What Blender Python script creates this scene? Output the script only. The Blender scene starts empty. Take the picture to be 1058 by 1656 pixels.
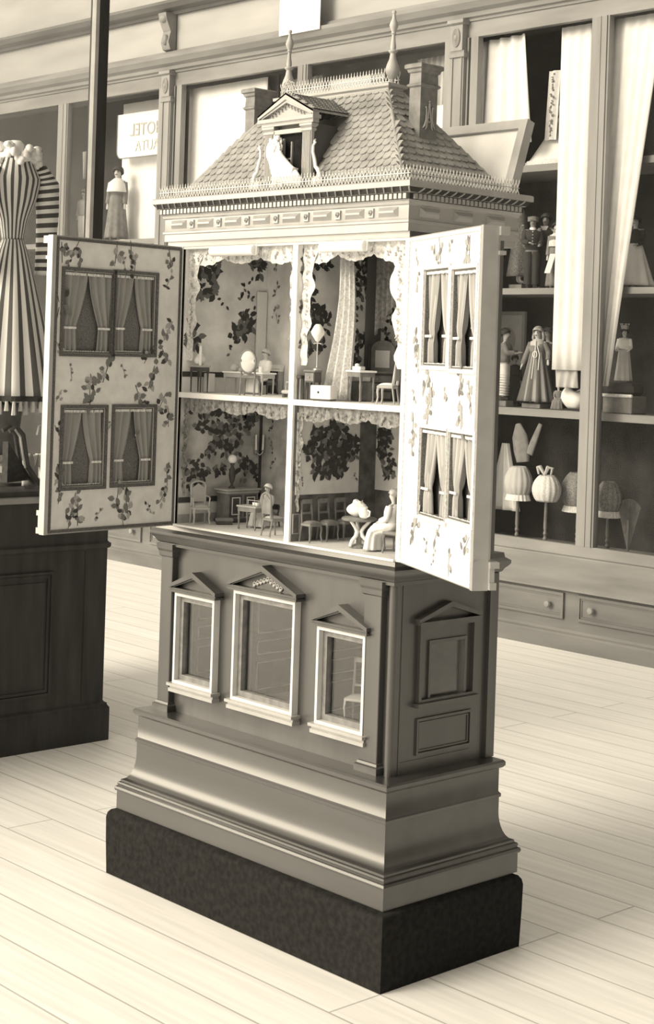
import bpy, bmesh, math, random
from mathutils import Vector, Matrix
import numpy as np
R_ = math.radians
PI = math.pi
SC = bpy.context.scene
COL = SC.collection
random.seed(7)

# ------------------------------------------------------------------ camera
F_PX, CX, CY = 2608.21, 550.97, 573.67
PITCH, ROLL, YAW = 0.000528, 0.032511, 0.818402
CAM = np.array([2.754996, -2.779043, 1.55])
_c, _s = math.cos(YAW), math.sin(YAW)
_Rz = np.array([[_c, _s, 0], [-_s, _c, 0], [0, 0, 1]])
_cp, _sp = math.cos(PITCH), math.sin(PITCH)
_B = np.array([[1, 0, 0], [0, -_sp, -_cp], [0, _cp, -_sp]])
_cr, _sr = math.cos(ROLL), math.sin(ROLL)
CR = np.array([[_cr, -_sr, 0], [_sr, _cr, 0], [0, 0, 1]]) @ _B @ _Rz
cam_data = bpy.data.cameras.new('camera')
cam = bpy.data.objects.new('camera', cam_data)
COL.objects.link(cam)
m3 = Matrix([list(CR[0]), list(-CR[1]), list(-CR[2])]).transposed()
cam.matrix_world = Matrix.Translation(Vector(CAM)) @ m3.to_4x4()
cam_data.sensor_fit = 'HORIZONTAL'
cam_data.sensor_width = 36.0
cam_data.lens = F_PX / 1058 * 36
cam_data.shift_x = (529 - CX) / 1058
cam_data.shift_y = (CY - 828) / 1058
cam_data.clip_end = 100
SC.camera = cam

# ------------------------------------------------------------------ light
SC.view_settings.view_transform = 'Standard'
SC.view_settings.look = 'None'
SC.view_settings.gamma = 1
SC.view_settings.use_curve_mapping = False
SC.view_settings.exposure = 0.36
WARM = (1.0, 0.885, 0.69)
world = bpy.data.worlds.new('daylit_hall')
SC.world = world
world.use_nodes = True
# daylight comes from the window side of the hall (front left); the far side is dim
_nt = world.node_tree; _bg = _nt.nodes['Background']
_bg.inputs[0].default_value = (*WARM, 1)
_tc = _nt.nodes.new('ShaderNodeTexCoord'); _dp = _nt.nodes.new('ShaderNodeVectorMath'); _dp.operation = 'DOT_PRODUCT'
_dp.inputs[1].default_value = Vector((-0.55, -0.75, 0.35)).normalized()
_mr = _nt.nodes.new('ShaderNodeMapRange'); _mr.inputs[1].default_value = -0.35; _mr.inputs[2].default_value = 0.9
_mr.inputs[3].default_value = 0.04; _mr.inputs[4].default_value = 1.15
_nt.links.new(_tc.outputs['Generated'], _dp.inputs[0]); _nt.links.new(_dp.outputs['Value'], _mr.inputs[0]); _nt.links.new(_mr.outputs[0], _bg.inputs[1])
sun_d = bpy.data.lights.new('daylight', 'SUN')
sun = bpy.data.objects.new('daylight', sun_d)
COL.objects.link(sun)
SUN_L = Vector((-0.24, -0.85, 0.45)).normalized()
sun.rotation_euler = SUN_L.to_track_quat('Z', 'Y').to_euler()
sun.location = (-3, -7, 6)
sun_d.energy = 2.75
sun_d.angle = R_(28)
sun_d.color = WARM
# lamp added for an unseen hall window, to lay sheen along the doll house mouldings
win_d = bpy.data.lights.new('window_sheen_lamp', 'AREA'); win_l = bpy.data.objects.new('window_sheen_lamp', win_d); COL.objects.link(win_l)
_t = Vector((-0.55, 0.02, 0.31)); _r = Vector((-0.73, -0.64, 0.25)).normalized()
win_l.location = _t + _r * 6.0
win_l.rotation_euler = _r.to_track_quat('Z', 'Y').to_euler()
win_d.shape = 'RECTANGLE'; win_d.size = 3.4; win_d.size_y = 1.8; win_d.energy = 125; win_d.color = WARM

# ------------------------------------------------------------------ materials
MATS = {}
def mat(name, v, rough=0.6, noise=0.0, scale=8.0, stretch=(1, 1, 1), spec=0.4, bump=0.0, metal=0.0, coat=0.0, crough=.25):
    """neutral grey of linear value v, with noise of the thing itself (grain, weave, wear)"""
    if name in MATS: return MATS[name]
    m = bpy.data.materials.new(name); m.use_nodes = True
    nt = m.node_tree; b = nt.nodes['Principled BSDF']
    b.inputs['Roughness'].default_value = rough
    b.inputs['Specular IOR Level'].default_value = spec
    b.inputs['Metallic'].default_value = metal
    b.inputs['Coat Weight'].default_value = coat; b.inputs['Coat Roughness'].default_value = crough; b.inputs['Coat IOR'].default_value = 1.6
    if noise > 0:
        tc = nt.nodes.new('ShaderNodeTexCoord')
        mp = nt.nodes.new('ShaderNodeMapping'); mp.inputs['Scale'].default_value = stretch
        nz = nt.nodes.new('ShaderNodeTexNoise'); nz.inputs['Scale'].default_value = scale
        nz.inputs['Detail'].default_value = 5
        rp = nt.nodes.new('ShaderNodeMapRange')
        rp.inputs[1].default_value = 0.3; rp.inputs[2].default_value = 0.7
        rp.inputs[3].default_value = max(0.0, v * (1 - noise)); rp.inputs[4].default_value = min(1, v * (1 + noise))
        cb = nt.nodes.new('ShaderNodeCombineColor')
        nt.links.new(tc.outputs['Object'], mp.inputs[0]); nt.links.new(mp.outputs[0], nz.inputs['Vector'])
        nt.links.new(nz.outputs[0], rp.inputs[0])
        for k in range(3): nt.links.new(rp.outputs[0], cb.inputs[k])
        nt.links.new(cb.outputs[0], b.inputs['Base Color'])
        if bump > 0:
            bp = nt.nodes.new('ShaderNodeBump'); bp.inputs['Strength'].default_value = bump
            bp.inputs['Distance'].default_value = 0.003
            nt.links.new(nz.outputs[0], bp.inputs['Height']); nt.links.new(bp.outputs[0], b.inputs['Normal'])
    else:
        b.inputs['Base Color'].default_value = (v, v, v, 1)
    MATS[name] = m
    return m

def stripe_mat(name, dark, light, axis, freq, duty=0.5, wob=0.0):
    if name in MATS: return MATS[name]
    m = bpy.data.materials.new(name); m.use_nodes = True
    nt = m.node_tree; b = nt.nodes['Principled BSDF']; b.inputs['Roughness'].default_value = 0.75
    uv = nt.nodes.new('ShaderNodeUVMap')
    sp = nt.nodes.new('ShaderNodeSeparateXYZ')
    mu = nt.nodes.new('ShaderNodeMath'); mu.operation = 'MULTIPLY'; mu.inputs[1].default_value = freq
    fr = nt.nodes.new('ShaderNodeMath'); fr.operation = 'FRACT'
    gt = nt.nodes.new('ShaderNodeMath'); gt.operation = 'GREATER_THAN'; gt.inputs[1].default_value = duty
    mx = nt.nodes.new('ShaderNodeMix'); mx.data_type = 'RGBA'
    mx.inputs['A'].default_value = (dark, dark, dark, 1); mx.inputs['B'].default_value = (light, light, light, 1)
    nt.links.new(uv.outputs[0], sp.inputs[0]); nt.links.new(sp.outputs[axis], mu.inputs[0])
    nt.links.new(mu.outputs[0], fr.inputs[0]); nt.links.new(fr.outputs[0], gt.inputs[0])
    nt.links.new(gt.outputs[0], mx.inputs['Factor']); nt.links.new(mx.outputs['Result'], b.inputs['Base Color'])
    MATS[name] = m
    return m

def glass_mat(name, refl=0.10):
    if name in MATS: return MATS[name]
    m = bpy.data.materials.new(name); m.use_nodes = True
    nt = m.node_tree; nt.nodes.remove(nt.nodes['Principled BSDF'])
    out = nt.nodes['Material Output']
    tr = nt.nodes.new('ShaderNodeBsdfTransparent'); tr.inputs[0].default_value = (0.97, 0.97, 0.97, 1)
    gl = nt.nodes.new('ShaderNodeBsdfGlossy'); gl.inputs['Roughness'].default_value = 0.02
    fr = nt.nodes.new('ShaderNodeLayerWeight'); fr.inputs[0].default_value = 0.5
    pw = nt.nodes.new('ShaderNodeMath'); pw.operation = 'POWER'; pw.inputs[1].default_value = 4.5
    ad = nt.nodes.new('ShaderNodeMath'); ad.operation = 'MULTIPLY_ADD'; ad.inputs[1].default_value = 0.7; ad.inputs[2].default_value = refl
    ms = nt.nodes.new('ShaderNodeMixShader')
    nt.links.new(fr.outputs['Facing'], pw.inputs[0]); nt.links.new(pw.outputs[0], ad.inputs[0]); nt.links.new(ad.outputs[0], ms.inputs[0])
    nt.links.new(tr.outputs[0], ms.inputs[1]); nt.links.new(gl.outputs[0], ms.inputs[2])
    nt.links.new(ms.outputs[0], out.inputs[0])
    MATS[name] = m
    return m

def floor_mat():
    m = bpy.data.materials.new('pale_floorboards'); m.use_nodes = True
    nt = m.node_tree; b = nt.nodes['Principled BSDF']
    b.inputs['Roughness'].default_value = 0.45; b.inputs['Specular IOR Level'].default_value = 0.35
    tc = nt.nodes.new('ShaderNodeTexCoord')
    br = nt.nodes.new('ShaderNodeTexBrick')
    br.inputs['Scale'].default_value = 1.0; br.inputs['Brick Width'].default_value = 3.4
    br.inputs['Row Height'].default_value = 0.17; br.inputs['Mortar Size'].default_value = 0.0035
    br.inputs['Mortar Smooth'].default_value = 0.4
    br.inputs['Color1'].default_value = (0.86, 0.86, 0.86, 1); br.inputs['Color2'].default_value = (0.91, 0.91, 0.91, 1)
    br.inputs['Mortar'].default_value = (0.50, 0.50, 0.50, 1)
    mp = nt.nodes.new('ShaderNodeMapping'); mp.inputs['Scale'].default_value = (0.6, 14, 1)
    nz = nt.nodes.new('ShaderNodeTexNoise'); nz.inputs['Scale'].default_value = 3; nz.inputs['Detail'].default_value = 6
    rp = nt.nodes.new('ShaderNodeMapRange'); rp.inputs[1].default_value = .3; rp.inputs[2].default_value = .7
    rp.inputs[3].default_value = .88; rp.inputs[4].default_value = 1.06
    mx = nt.nodes.new('ShaderNodeMix'); mx.data_type = 'RGBA'; mx.blend_type = 'MULTIPLY'; mx.inputs['Factor'].default_value = 1
    cb = nt.nodes.new('ShaderNodeCombineColor')
    nt.links.new(tc.outputs['Object'], br.inputs['Vector']); nt.links.new(tc.outputs['Object'], mp.inputs[0])
    nt.links.new(mp.outputs[0], nz.inputs['Vector']); nt.links.new(nz.outputs[0], rp.inputs[0])
    for k in range(3): nt.links.new(rp.outputs[0], cb.inputs[k])
    nt.links.new(br.outputs['Color'], mx.inputs['A']); nt.links.new(cb.outputs[0], mx.inputs['B'])
    nt.links.new(mx.outputs['Result'], b.inputs['Base Color'])
    return m

M_FLOOR = floor_mat()
M_WOOD = mat('dark_stained_wood', .052, .38, .28, 14, (1, 1, .12), spec=.5, coat=.5, crough=.3)
M_WOODX = mat('dark_stained_wood_long_grain', .030, .34, .28, 14, (.12, 1, 1), spec=.5, coat=.8, crough=.22)
M_BLACK = mat('black_felted_block', .020, .95, .3, 60, spec=.05, bump=.4)
M_CABINET = mat('near_black_varnished_wood', .040, .5, .3, 20, (1, 1, .15), spec=.25)
M_CASE = mat('mid_brown_case_wood', .25, .5, .2, 9, (.2, 1, 1), spec=.35)
M_CASEV = mat('mid_brown_case_wood_upright', .27, .5, .2, 9, (1, 1, .15), spec=.35)
M_CASED = mat('case_wood_shade_tone', .16, .5, .22, 9, (.2, 1, 1), spec=.35)  # darker copy of the case wood; shade on the drawers put into its colour
M_LIGHTW = mat('cream_painted_wood', .62, .5, .06, 20)
M_PALE = mat('pale_lacquered_wood', .42, .5, .12, 14)
M_WHITE = mat('white_paint', .84, .55, .03, 20)
M_PAPER = mat('cream_flowered_paper', .66, .8, .08, 30)
M_PAPERW = mat('bright_cream_paper', .66, .8, .05, 30)
M_LEAF = mat('dark_leaf_print', .055, .85)
M_LEAFM = mat('grey_leaf_print', .17, .85)
M_LEAFL = mat('pale_leaf_print', .34, .85)
M_TRIM = mat('dark_woven_braid', .10, .9, .5, 260)
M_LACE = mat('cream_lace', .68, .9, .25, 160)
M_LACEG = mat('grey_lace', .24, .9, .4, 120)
M_CURT = mat('grey_silk_curtain', .27, .7, .12, 40, (1, 1, .1))
M_CURTL = mat('light_grey_silk_curtain', .42, .7, .1, 40, (1, 1, .1))
M_NET = mat('dark_window_net', .13, .8, .7, 500)
M_SLATE = mat('grey_roof_scale', .32, .55, .25, 20, spec=.4)
M_LEAD = mat('dark_roof_sheet', .10, .6)
M_STONE = mat('grey_painted_wood', .34, .4, .10, 16, coat=1, crough=.35)
M_CREST = mat('pale_metal_cresting', .66, .45)
M_CLOTH = mat('white_cotton_cloth', .82, .9, .06, 12)
M_CLOTHG = mat('grey_white_cloth', .50, .9, .12, 10)
M_SKIN = mat('bisque_doll_skin', .52, .6)
M_SKIND = mat('dusky_doll_skin', .26, .6)
M_HAIRD = mat('dark_hair', .04, .7, .4, 80)
M_HAIRL = mat('light_hair', .34, .7, .4, 80)
M_TWEED = mat('grey_tweed', .13, .95, .6, 160)
M_DKCL = mat('black_cloth', .045, .9, .3, 60)
M_MDCL = mat('mid_grey_cloth', .20, .9, .2, 30)
M_FURN = mat('grey_brown_furniture_wood', .20, .5, .25, 40)
M_FURND = mat('dark_furniture_wood', .065, .45, .25, 40)
M_BACK = mat('black_case_lining', .035, .9, .4, 8)
M_BACKG = mat('grey_case_lining', .22, .9, .3, 4)
M_WALL = mat('grey_plaster_wall', .34, .9, .1, 3)
M_FRIEZE = mat('pale_frieze_board', .40, .6, .14, 5, (.2, 1, 1))
M_GLASS = glass_mat('window_glass', .06)
M_CGLASS = glass_mat('case_glass', .008)
M_BRASS = mat('dull_brass', .45, .35, metal=.6)
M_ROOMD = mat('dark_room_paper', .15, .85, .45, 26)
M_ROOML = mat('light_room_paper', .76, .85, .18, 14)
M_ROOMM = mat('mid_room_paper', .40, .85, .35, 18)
M_GLOBE = mat('opal_glass', .9, .25)

# ------------------------------------------------------------------ geometry helpers
def ray(px):
    return CR.T @ np.array([(px[0] - CX) / F_PX, (px[1] - CY) / F_PX, 1.0])
def onx(px, v):
    d = ray(px); return Vector(CAM + d * (v - CAM[0]) / d[0])
def ony(px, v):
    d = ray(px); return Vector(CAM + d * (v - CAM[1]) / d[1])
def onz(px, v):
    d = ray(px); return Vector(CAM + d * (v - CAM[2]) / d[2])

class MB:
    def __init__(s):
        s.v = []; s.f = []; s.m = []; s.uv = {}
    def add(s, vs, fs, m=0):
        o = len(s.v); s.v += [tuple(p) for p in vs]
        s.f += [tuple(i + o for i in f) for f in fs]; s.m += [m] * len(fs)
        return s
    def box(s, x0, x1, y0, y1, z0, z1, m=0):
        return s.add([(x0, y0, z0), (x1, y0, z0), (x1, y1, z0), (x0, y1, z0), (x0, y0, z1), (x1, y0, z1), (x1, y1, z1), (x0, y1, z1)],
              [(0, 3, 2, 1), (4, 5, 6, 7), (0, 1, 5, 4), (1, 2, 6, 5), (2, 3, 7, 6), (3, 0, 4, 7)], m)
    def bbox(s, x0, x1, y0, y1, z0, z1, b=.003, m=0):
        """box with chamfered edges"""
        vs = []; 
        X = (x0, x1); Y = (y0, y1); Z = (z0, z1); sg = (1, -1)
        idx = {}
        for i in (0, 1):
            for j in (0, 1):
                for k in (0, 1):
                    for a in range(3):
                        p = [X[i] + sg[i] * b, Y[j] + sg[j] * b, Z[k] + sg[k] * b]
                        p[a] = (X[i], Y[j], Z[k])[a]
                        idx[(i, j, k, a)] = len(vs); vs.append(tuple(p))
        fs = []
        for a in range(3):
            o = [q for q in range(3) if q != a]
            for e in (0, 1):
                L = []
                for (p, q) in ((0, 0), (1, 0), (1, 1), (0, 1)):
                    c = [0, 0, 0]; c[a] = e; c[o[0]] = p; c[o[1]] = q
                    L.append(idx[(*c, a)])
                fs.append(tuple(L))
        for a in range(3):      # edges parallel to axis a
            o = [q for q in range(3) if q != a]
            for p in (0, 1):
                for q in (0, 1):
                    c0 = [0, 0, 0]; c0[o[0]] = p; c0[o[1]] = q; c1 = list(c0); c1[a] = 1
                    fs.append((idx[(*c0, o[0])], idx[(*c0, o[1])], idx[(*c1, o[1])], idx[(*c1, o[0])]))
        for i in (0, 1):
            for j in (0, 1):
                for k in (0, 1): fs.append((idx[(i, j, k, 0)], idx[(i, j, k, 1)], idx[(i, j, k, 2)]))
        return s.add(vs, fs, m)
    def prism(s, poly, o, u, v, w, m=0):
        """polygon (a,b) -> o+a*u+b*v, extruded by vector w"""
        o, u, v, w = Vector(o), Vector(u), Vector(v), Vector(w); n = len(poly)
        A = [o + u * a + v * b for a, b in poly]
        vs = A + [p + w for p in A]
        fs = [tuple(range(n)), tuple(range(2 * n - 1, n - 1, -1))] + [(i, (i + 1) % n, n + (i + 1) % n, n + i) for i in range(n)]
        return s.add(vs, fs, m)
    def lathe(s, prof, c=(0, 0, 0), seg=16, m=0, sx=1, sy=1, rot=None):
        vs = []; n = len(prof)
        for r, z in prof:
            for k in range(seg):
                a = 2 * PI * k / seg
                p = Vector((r * sx * math.cos(a), r * sy * math.sin(a), z))
                if rot is not None: p = rot @ p
                vs.append(Vector(c) + p)
        fs = [(i * seg + k, i * seg + (k + 1) % seg, (i + 1) * seg + (k + 1) % seg, (i + 1) * seg + k) for i in range(n - 1) for k in range(seg)]
        fs += [tuple(range(seg - 1, -1, -1)), tuple(range((n - 1) * seg, n * seg))]
        return s.add(vs, fs, m)
    def tube(s, pts, r, seg=6, m=0):
        pts = [Vector(p) for p in pts]; n = len(pts)
        if not isinstance(r, (list, tuple)): r = [r] * n
        vs = []; up = None
        for i, p in enumerate(pts):
            t = (pts[min(i + 1, n - 1)] - pts[max(i - 1, 0)]).normalized()
            if up is None:
                up = Vector((0, 0, 1)) if abs(t.z) < .9 else Vector((1, 0, 0))
            a = t.cross(up)
            if a.length < 1e-5: a = t.cross(Vector((0, 1, 0)))
            a.normalize(); b = a.cross(t); up = b
            for k in range(seg):
                g = 2 * PI * (k + .5) / seg
                vs.append(p + (a * math.cos(g) + b * math.sin(g)) * r[i])
        fs = [(i * seg + k, i * seg + (k + 1) % seg, (i + 1) * seg + (k + 1) % seg, (i + 1) * seg + k) for i in range(n - 1) for k in range(seg)]
        fs += [tuple(range(seg - 1, -1, -1)), tuple(range((n - 1) * seg, n * seg))]
        return s.add(vs, fs, m)
    def ball(s, c, r, m=0, seg=12, rings=8):
        if not isinstance(r, (list, tuple)): r = (r, r, r)
        vs = []; 
        for i in range(rings + 1):
            t = PI * i / rings
            rr = max(math.sin(t), 1e-3)
            for k in range(seg):
                a = 2 * PI * k / seg
                vs.append((c[0] + r[0] * rr * math.cos(a), c[1] + r[1] * rr * math.sin(a), c[2] - r[2] * math.cos(t)))
        fs = [(i * seg + k, i * seg + (k + 1) % seg, (i + 1) * seg + (k + 1) % seg, (i + 1) * seg + k) for i in range(rings) for k in range(seg)]
        return s.add(vs, fs, m)
    def grid(s, nu, nv, fn, m=0, wrap=False, uvs=None):
        o = len(s.v)
        vs = [fn(i / (nu if wrap else nu - 1), j / (nv - 1)) for j in range(nv) for i in range(nu)]
        fs = []
        for j in range(nv - 1):
            for i in range(nu if wrap else nu - 1):
                k = (i + 1) % nu
                fs.append((j * nu + i, j * nu + k, (j + 1) * nu + k, (j + 1) * nu + i))
                if uvs is not None:
                    u0 = i / (nu if wrap else nu - 1); u1 = (i + 1) / (nu if wrap else nu - 1); v0 = j / (nv - 1); v1 = (j + 1) / (nv - 1)
                    s.uv[len(s.f) + len(fs) - 1] = [(u0, v0), (u1, v0), (u1, v1), (u0, v1)]
        return s.add(vs, fs, m)
    def ring(s, x0, x1, y0, y1, prof, m=0, cap=True):
        """rectangular moulding: profile of (outset, z) swept round the rectangle"""
        vs = []
        for o, z in prof:
            vs += [(x0 - o, y0 - o, z), (x1 + o, y0 - o, z), (x1 + o, y1 + o, z), (x0 - o, y1 + o, z)]
        n = len(prof)
        fs = [(i * 4 + k, i * 4 + (k + 1) % 4, (i + 1) * 4 + (k + 1) % 4, (i + 1) * 4 + k) for i in range(n - 1) for k in range(4)]
        if cap: fs += [(3, 2, 1, 0), (n * 4 - 4, n * 4 - 3, n * 4 - 2, n * 4 - 1)]
        return s.add(vs, fs, m)
    def frame(s, o, u, v, w, a0, a1, b0, b1, t, m=0):
        """picture-frame border of width t in plane (u,v), extruded by w"""
        for (p0, p1, q0, q1) in ((a0, a1, b0, b0 + t), (a0, a1, b1 - t, b1), (a0, a0 + t, b0 + t, b1 - t), (a1 - t, a1, b0 + t, b1 - t)):
            s.prism([(p0, q0), (p1, q0), (p1, q1), (p0, q1)], o, u, v, w, m)
        return s
    def build(s, name, mats, parent=None, off=None, smooth=None, solid=0.0):
        off = Vector(off) if off is not None else Vector((0, 0, 0))
        me = bpy.data.meshes.new(name)
        me.from_pydata([tuple(Vector(p) - off) for p in s.v], [], s.f)
        if not isinstance(mats, (list, tuple)): mats = [mats]
        for q in mats: me.materials.append(q)
        me.polygons.foreach_set('material_index', s.m)
        if s.uv:
            ul = me.uv_layers.new(name='UVMap')
            for p in me.polygons:
                c = s.uv.get(p.index)
                if c:
                    for li, t in zip(p.loop_indices, c): ul.data[li].uv = t
        bm = bmesh.new(); bm.from_mesh(me); bmesh.ops.recalc_face_normals(bm, faces=bm.faces); bm.to_mesh(me); bm.free()
        if smooth is not None:
            me.polygons.foreach_set('use_smooth', [True] * len(me.polygons))
            me.set_sharp_from_angle(angle=R_(smooth))
        me.update()
        ob = bpy.data.objects.new(name, me); COL.objects.link(ob)
        if parent is not None: ob.parent = parent
        if solid > 0:
            md = ob.modifiers.new('thickness', 'SOLIDIFY'); md.thickness = solid; md.offset = 0
        return ob

def tag(o, label, cat, group=None):
    o['label'] = label; o['category'] = cat
    if group: o['group'] = group
    return o
def thing(name, label, cat, loc=(0, 0, 0), rz=0.0, group=None):
    o = bpy.data.objects.new(name, None); COL.objects.link(o)
    o.empty_display_size = .02
    o.location = loc; o.rotation_euler = (0, 0, rz)
    return tag(o, label, cat, group)
def struct(o):
    o['kind'] = 'structure'; return o
def copy_tree(root):
    r = root.copy(); COL.objects.link(r)
    def rec(a, b):
        for ch in list(a.children):
            c = ch.copy(); COL.objects.link(c); c.parent = b; rec(ch, c)
    rec(root, r)
    return r

class Fr:
    """a plane: origin, two unit directions and the outward normal"""
    def __init__(s, o, u, v=(0, 0, 1)):
        s.o = Vector(o); s.u = Vector(u).normalized(); s.v = Vector(v).normalized(); s.n = s.u.cross(s.v)
    def at(s, a, b, h=0.0): return s.o + s.u * a + s.v * b + s.n * h
    def px(s, p):
        d = Vector(ray(p)); c = Vector(CAM); n = s.n
        q = c + d * ((s.o - c).dot(n) / d.dot(n)) - s.o
        return q.dot(s.u), q.dot(s.v)

def leaf(mb, fr, a, b, ang, ln, wd, m, h=.0008):
    L = getattr(fr, 'lim', None)
    if L and not (L[0] < a < L[1] and L[2] < b < L[3]): return
    if L:
        q = .9 * ln
        a = min(max(a, L[0] + q), L[1] - q); b = min(max(b, L[2] + q), L[3] - q)
    ca, sa = math.cos(ang), math.sin(ang)
    pts = [(0, 0), (.3, .42), (.62, .40), (1, 0), (.62, -.40), (.3, -.42)]
    vs = [fr.at(a + (x * ln) * ca - (y * wd) * sa, b + (x * ln) * sa + (y * wd) * ca, h) for x, y in pts]
    mb.add(vs, [(0, 1, 2, 3, 4, 5)], m)
def bloom(mb, fr, a, b, r, m, n=6, h=.001):
    for k in range(n):
        g = 2 * PI * k / n + random.random() * .6
        leaf(mb, fr, a, b, g, r * random.uniform(.75, 1.15), r * .85, m, h + .00005 * k)
def sprig(mb, fr, a, b, size, n=6, ms=(1, 2), sp=1.0, h=.0008):
    """a cluster of leaves with a thin stem"""
    ang0 = random.uniform(.8, 2.2)
    for k in range(n):
        t = k / max(1, n - 1)
        x = a + size * (t - .5) * math.cos(ang0) * sp + random.uniform(-.16, .16) * size
        y = b + size * (t - .5) * math.sin(ang0) + random.uniform(-.16, .16) * size
        leaf(mb, fr, x, y, random.uniform(0, 2 * PI), size * random.uniform(.28, .42), size * random.uniform(.2, .3), random.choice(ms), h + .00004 * k)
    p = [fr.at(a - size * .5 * math.cos(ang0) * sp, b - size * .5 * math.sin(ang0), h), fr.at(a + size * .5 * math.cos(ang0) * sp, b + size * .5 * math.sin(ang0), h)]
    q = fr.u * (size * .02)
    mb.add([p[0] - q, p[0] + q, p[1] + q, p[1] - q], [(0, 1, 2, 3)], ms[0])
def bunch(mb, fr, a, b, ra, rb, n, leafsz, ms, h=.0008):
    """a dense bouquet: leaves scattered in an ellipse"""
    for k in range(n):
        t = random.random() ** .6; g = random.uniform(0, 2 * PI)
        leaf(mb, fr, a + ra * t * math.cos(g), b + rb * t * math.sin(g), random.uniform(0, 2 * PI), leafsz * random.uniform(.7, 1.3), leafsz * random.uniform(.5, .9), random.choice(ms), h + .00002 * k)

def fbox(mb, fr, a0, a1, b0, b1, h0, h1, m=0):
    return mb.prism([(a0, b0), (a1, b0), (a1, b1), (a0, b1)], fr.o + fr.n * h0, fr.u, fr.v, fr.n * (h1 - h0), m)
def fwall(mb, fr, a0, a1, b0, b1, holes, h0, h1, m=0):
    A = sorted({a0, a1, *[x for h in holes for x in h[:2]]}); B = sorted({b0, b1, *[x for h in holes for x in h[2:]]})
    for i in range(len(A) - 1):
        for j in range(len(B) - 1):
            ca, cb = (A[i] + A[i + 1]) / 2, (B[j] + B[j + 1]) / 2
            if any(h[0] < ca < h[1] and h[2] < cb < h[3] for h in holes): continue
            fbox(mb, fr, A[i], A[i + 1], B[j], B[j + 1], h0, h1, m)
    return mb
def fframe(mb, fr, a0, a1, b0, b1, t, h0, h1, m=0):
    return mb.frame(fr.o + fr.n * h0, fr.u, fr.v, fr.n * (h1 - h0), a0, a1, b0, b1, t, m)

# ================================================================== THE SETTING
mb = MB(); mb.box(-16, 6, -6, 6.2, -.1, 0)
struct(mb.build('floor', M_FLOOR))
mb = MB(); mb.box(-16, 6, 6.0, 6.2, 0, 5.6)
struct(mb.build('wall_back', M_WALL))

# ================================================================== PLINTH
HX, HY, HZ = -.575, .26, .192
mb = MB()
prof = [(-.02, 0), (0, 0), (0, .005), (.003, .10), (.004, .165), (.001, .179), (-.006, .188), (-.020, .192)]
mb.ring(-1.152, 0, 0, .515, prof)
tag(mb.build('plinth', M_BLACK, smooth=40), 'black felted block with rounded top edge under the big doll house', 'plinth')

# ================================================================== THE DOLL HOUSE
H = thing('dolls_house', 'tall dark wooden doll house cabinet with open doors, furnished rooms and scaled mansard roof', 'doll house', (HX, HY, HZ))
HO = (HX, HY, HZ)
def hb(m, name, mats, parent=H, **k): return m.build(name, mats, parent, HO, **k)

# stepped base
mb = MB()
prof = [(-.03, .192), (-.017, .192), (-.017, .243), (-.013, .245), (-.011, .251), (-.013, .257), (-.018, .259), (-.018, .262), (-.0165, .266), (-.019, .270), (-.024, .272), (-.0245, .277)]
for k in range(9):                      # the large cove
    t = k / 8 * PI / 2
    prof.append((-.0255 - .030 * math.sin(t), .278 + .075 * (1 - math.cos(t))))
prof += [(-.0555, .388), (-.052, .390), (-.0515, .398), (-.055, .402), (-.057, .405), (-.057, .466), (-.050, .468), (-.045, .474), (-.045, .483), (-.049, .488), (-.06, .489)]
mb.ring(-1.152, 0, 0, .535, prof)
hb(mb, 'base', M_WOODX, smooth=35)

# lower body
X0, X1, YW, YB = -1.055, -.098, .118, .487
WINS = [(-.990, -.806, .578, .840), (-.722, -.463, .578, .882), (-.373, -.190, .577, .832)]
FW = Fr((0, YW, 0), (1, 0, 0))
mb = MB()
fwall(mb, FW, X0, X1, .489, .985, [(a + .014, b - .014, c, d - .014) for a, b, c, d in WINS], -.012, 0)
hb(mb, 'front_wall', M_WOOD)
SW = Fr((X1, 0, 0), (0, 1, 0))
mb = MB()
fwall(mb, SW, YW + .012, YB, .489, .985, [(.240, .367, .672, .813)], -.014, 0)
fbox(mb, SW, YW + .018, YB - .085, .52, .521, 0, .002)
# raised edging, stiles and lower panel of the side
fframe(mb, SW, .196, .402, .531, .625, .006, 0, .006)
fframe(mb, SW, .206, .392, .541, .615, .003, 0, .003)
fbox(mb, SW, .134, .138, .489, .985, -.002, .002)
fbox(mb, SW, .455, YB, .49, .98, 0, .012)
hb(mb, 'side_wall', M_WOOD)
mb = MB(); mb.box(X0, X0 + .014, YW + .012, YB - .012, .489, .985); mb.box(X0, X1 - .014, YB - .012, YB, .489, .985)
hb(mb, 'back_wall', M_WOOD)
# corner post
mb = MB(); mb.lathe([(.013, .489), (.013, .985)], (X1 - .012, YW - .002, 0), 12)
hb(mb, 'corner_post', M_WOOD, smooth=40)
# front pilasters with base and cap
for (a, b) in ((-1.062, -1.008), (ony((586, 1100), .1).x, ony((614, 1100), .1).x)):
    mb = MB(); mb.bbox(a, b, .098, YW + .002, .515, .94, .0015); p = hb(mb, 'pilaster', M_WOOD)
    mb = MB(); mb.ring(a, b, .098, YW, [(.010, .489), (.010, .506), (.005, .509), (.003, .515), (0, .517)]); hb(mb, 'pilaster_base', M_WOOD, p)
    mb = MB(); mb.ring(a, b, .098, YW, [(0, .938), (.005, .942), (.006, .955), (.010, .962), (.012, .978)]); hb(mb, 'pilaster_cap', M_WOOD, p)
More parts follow.
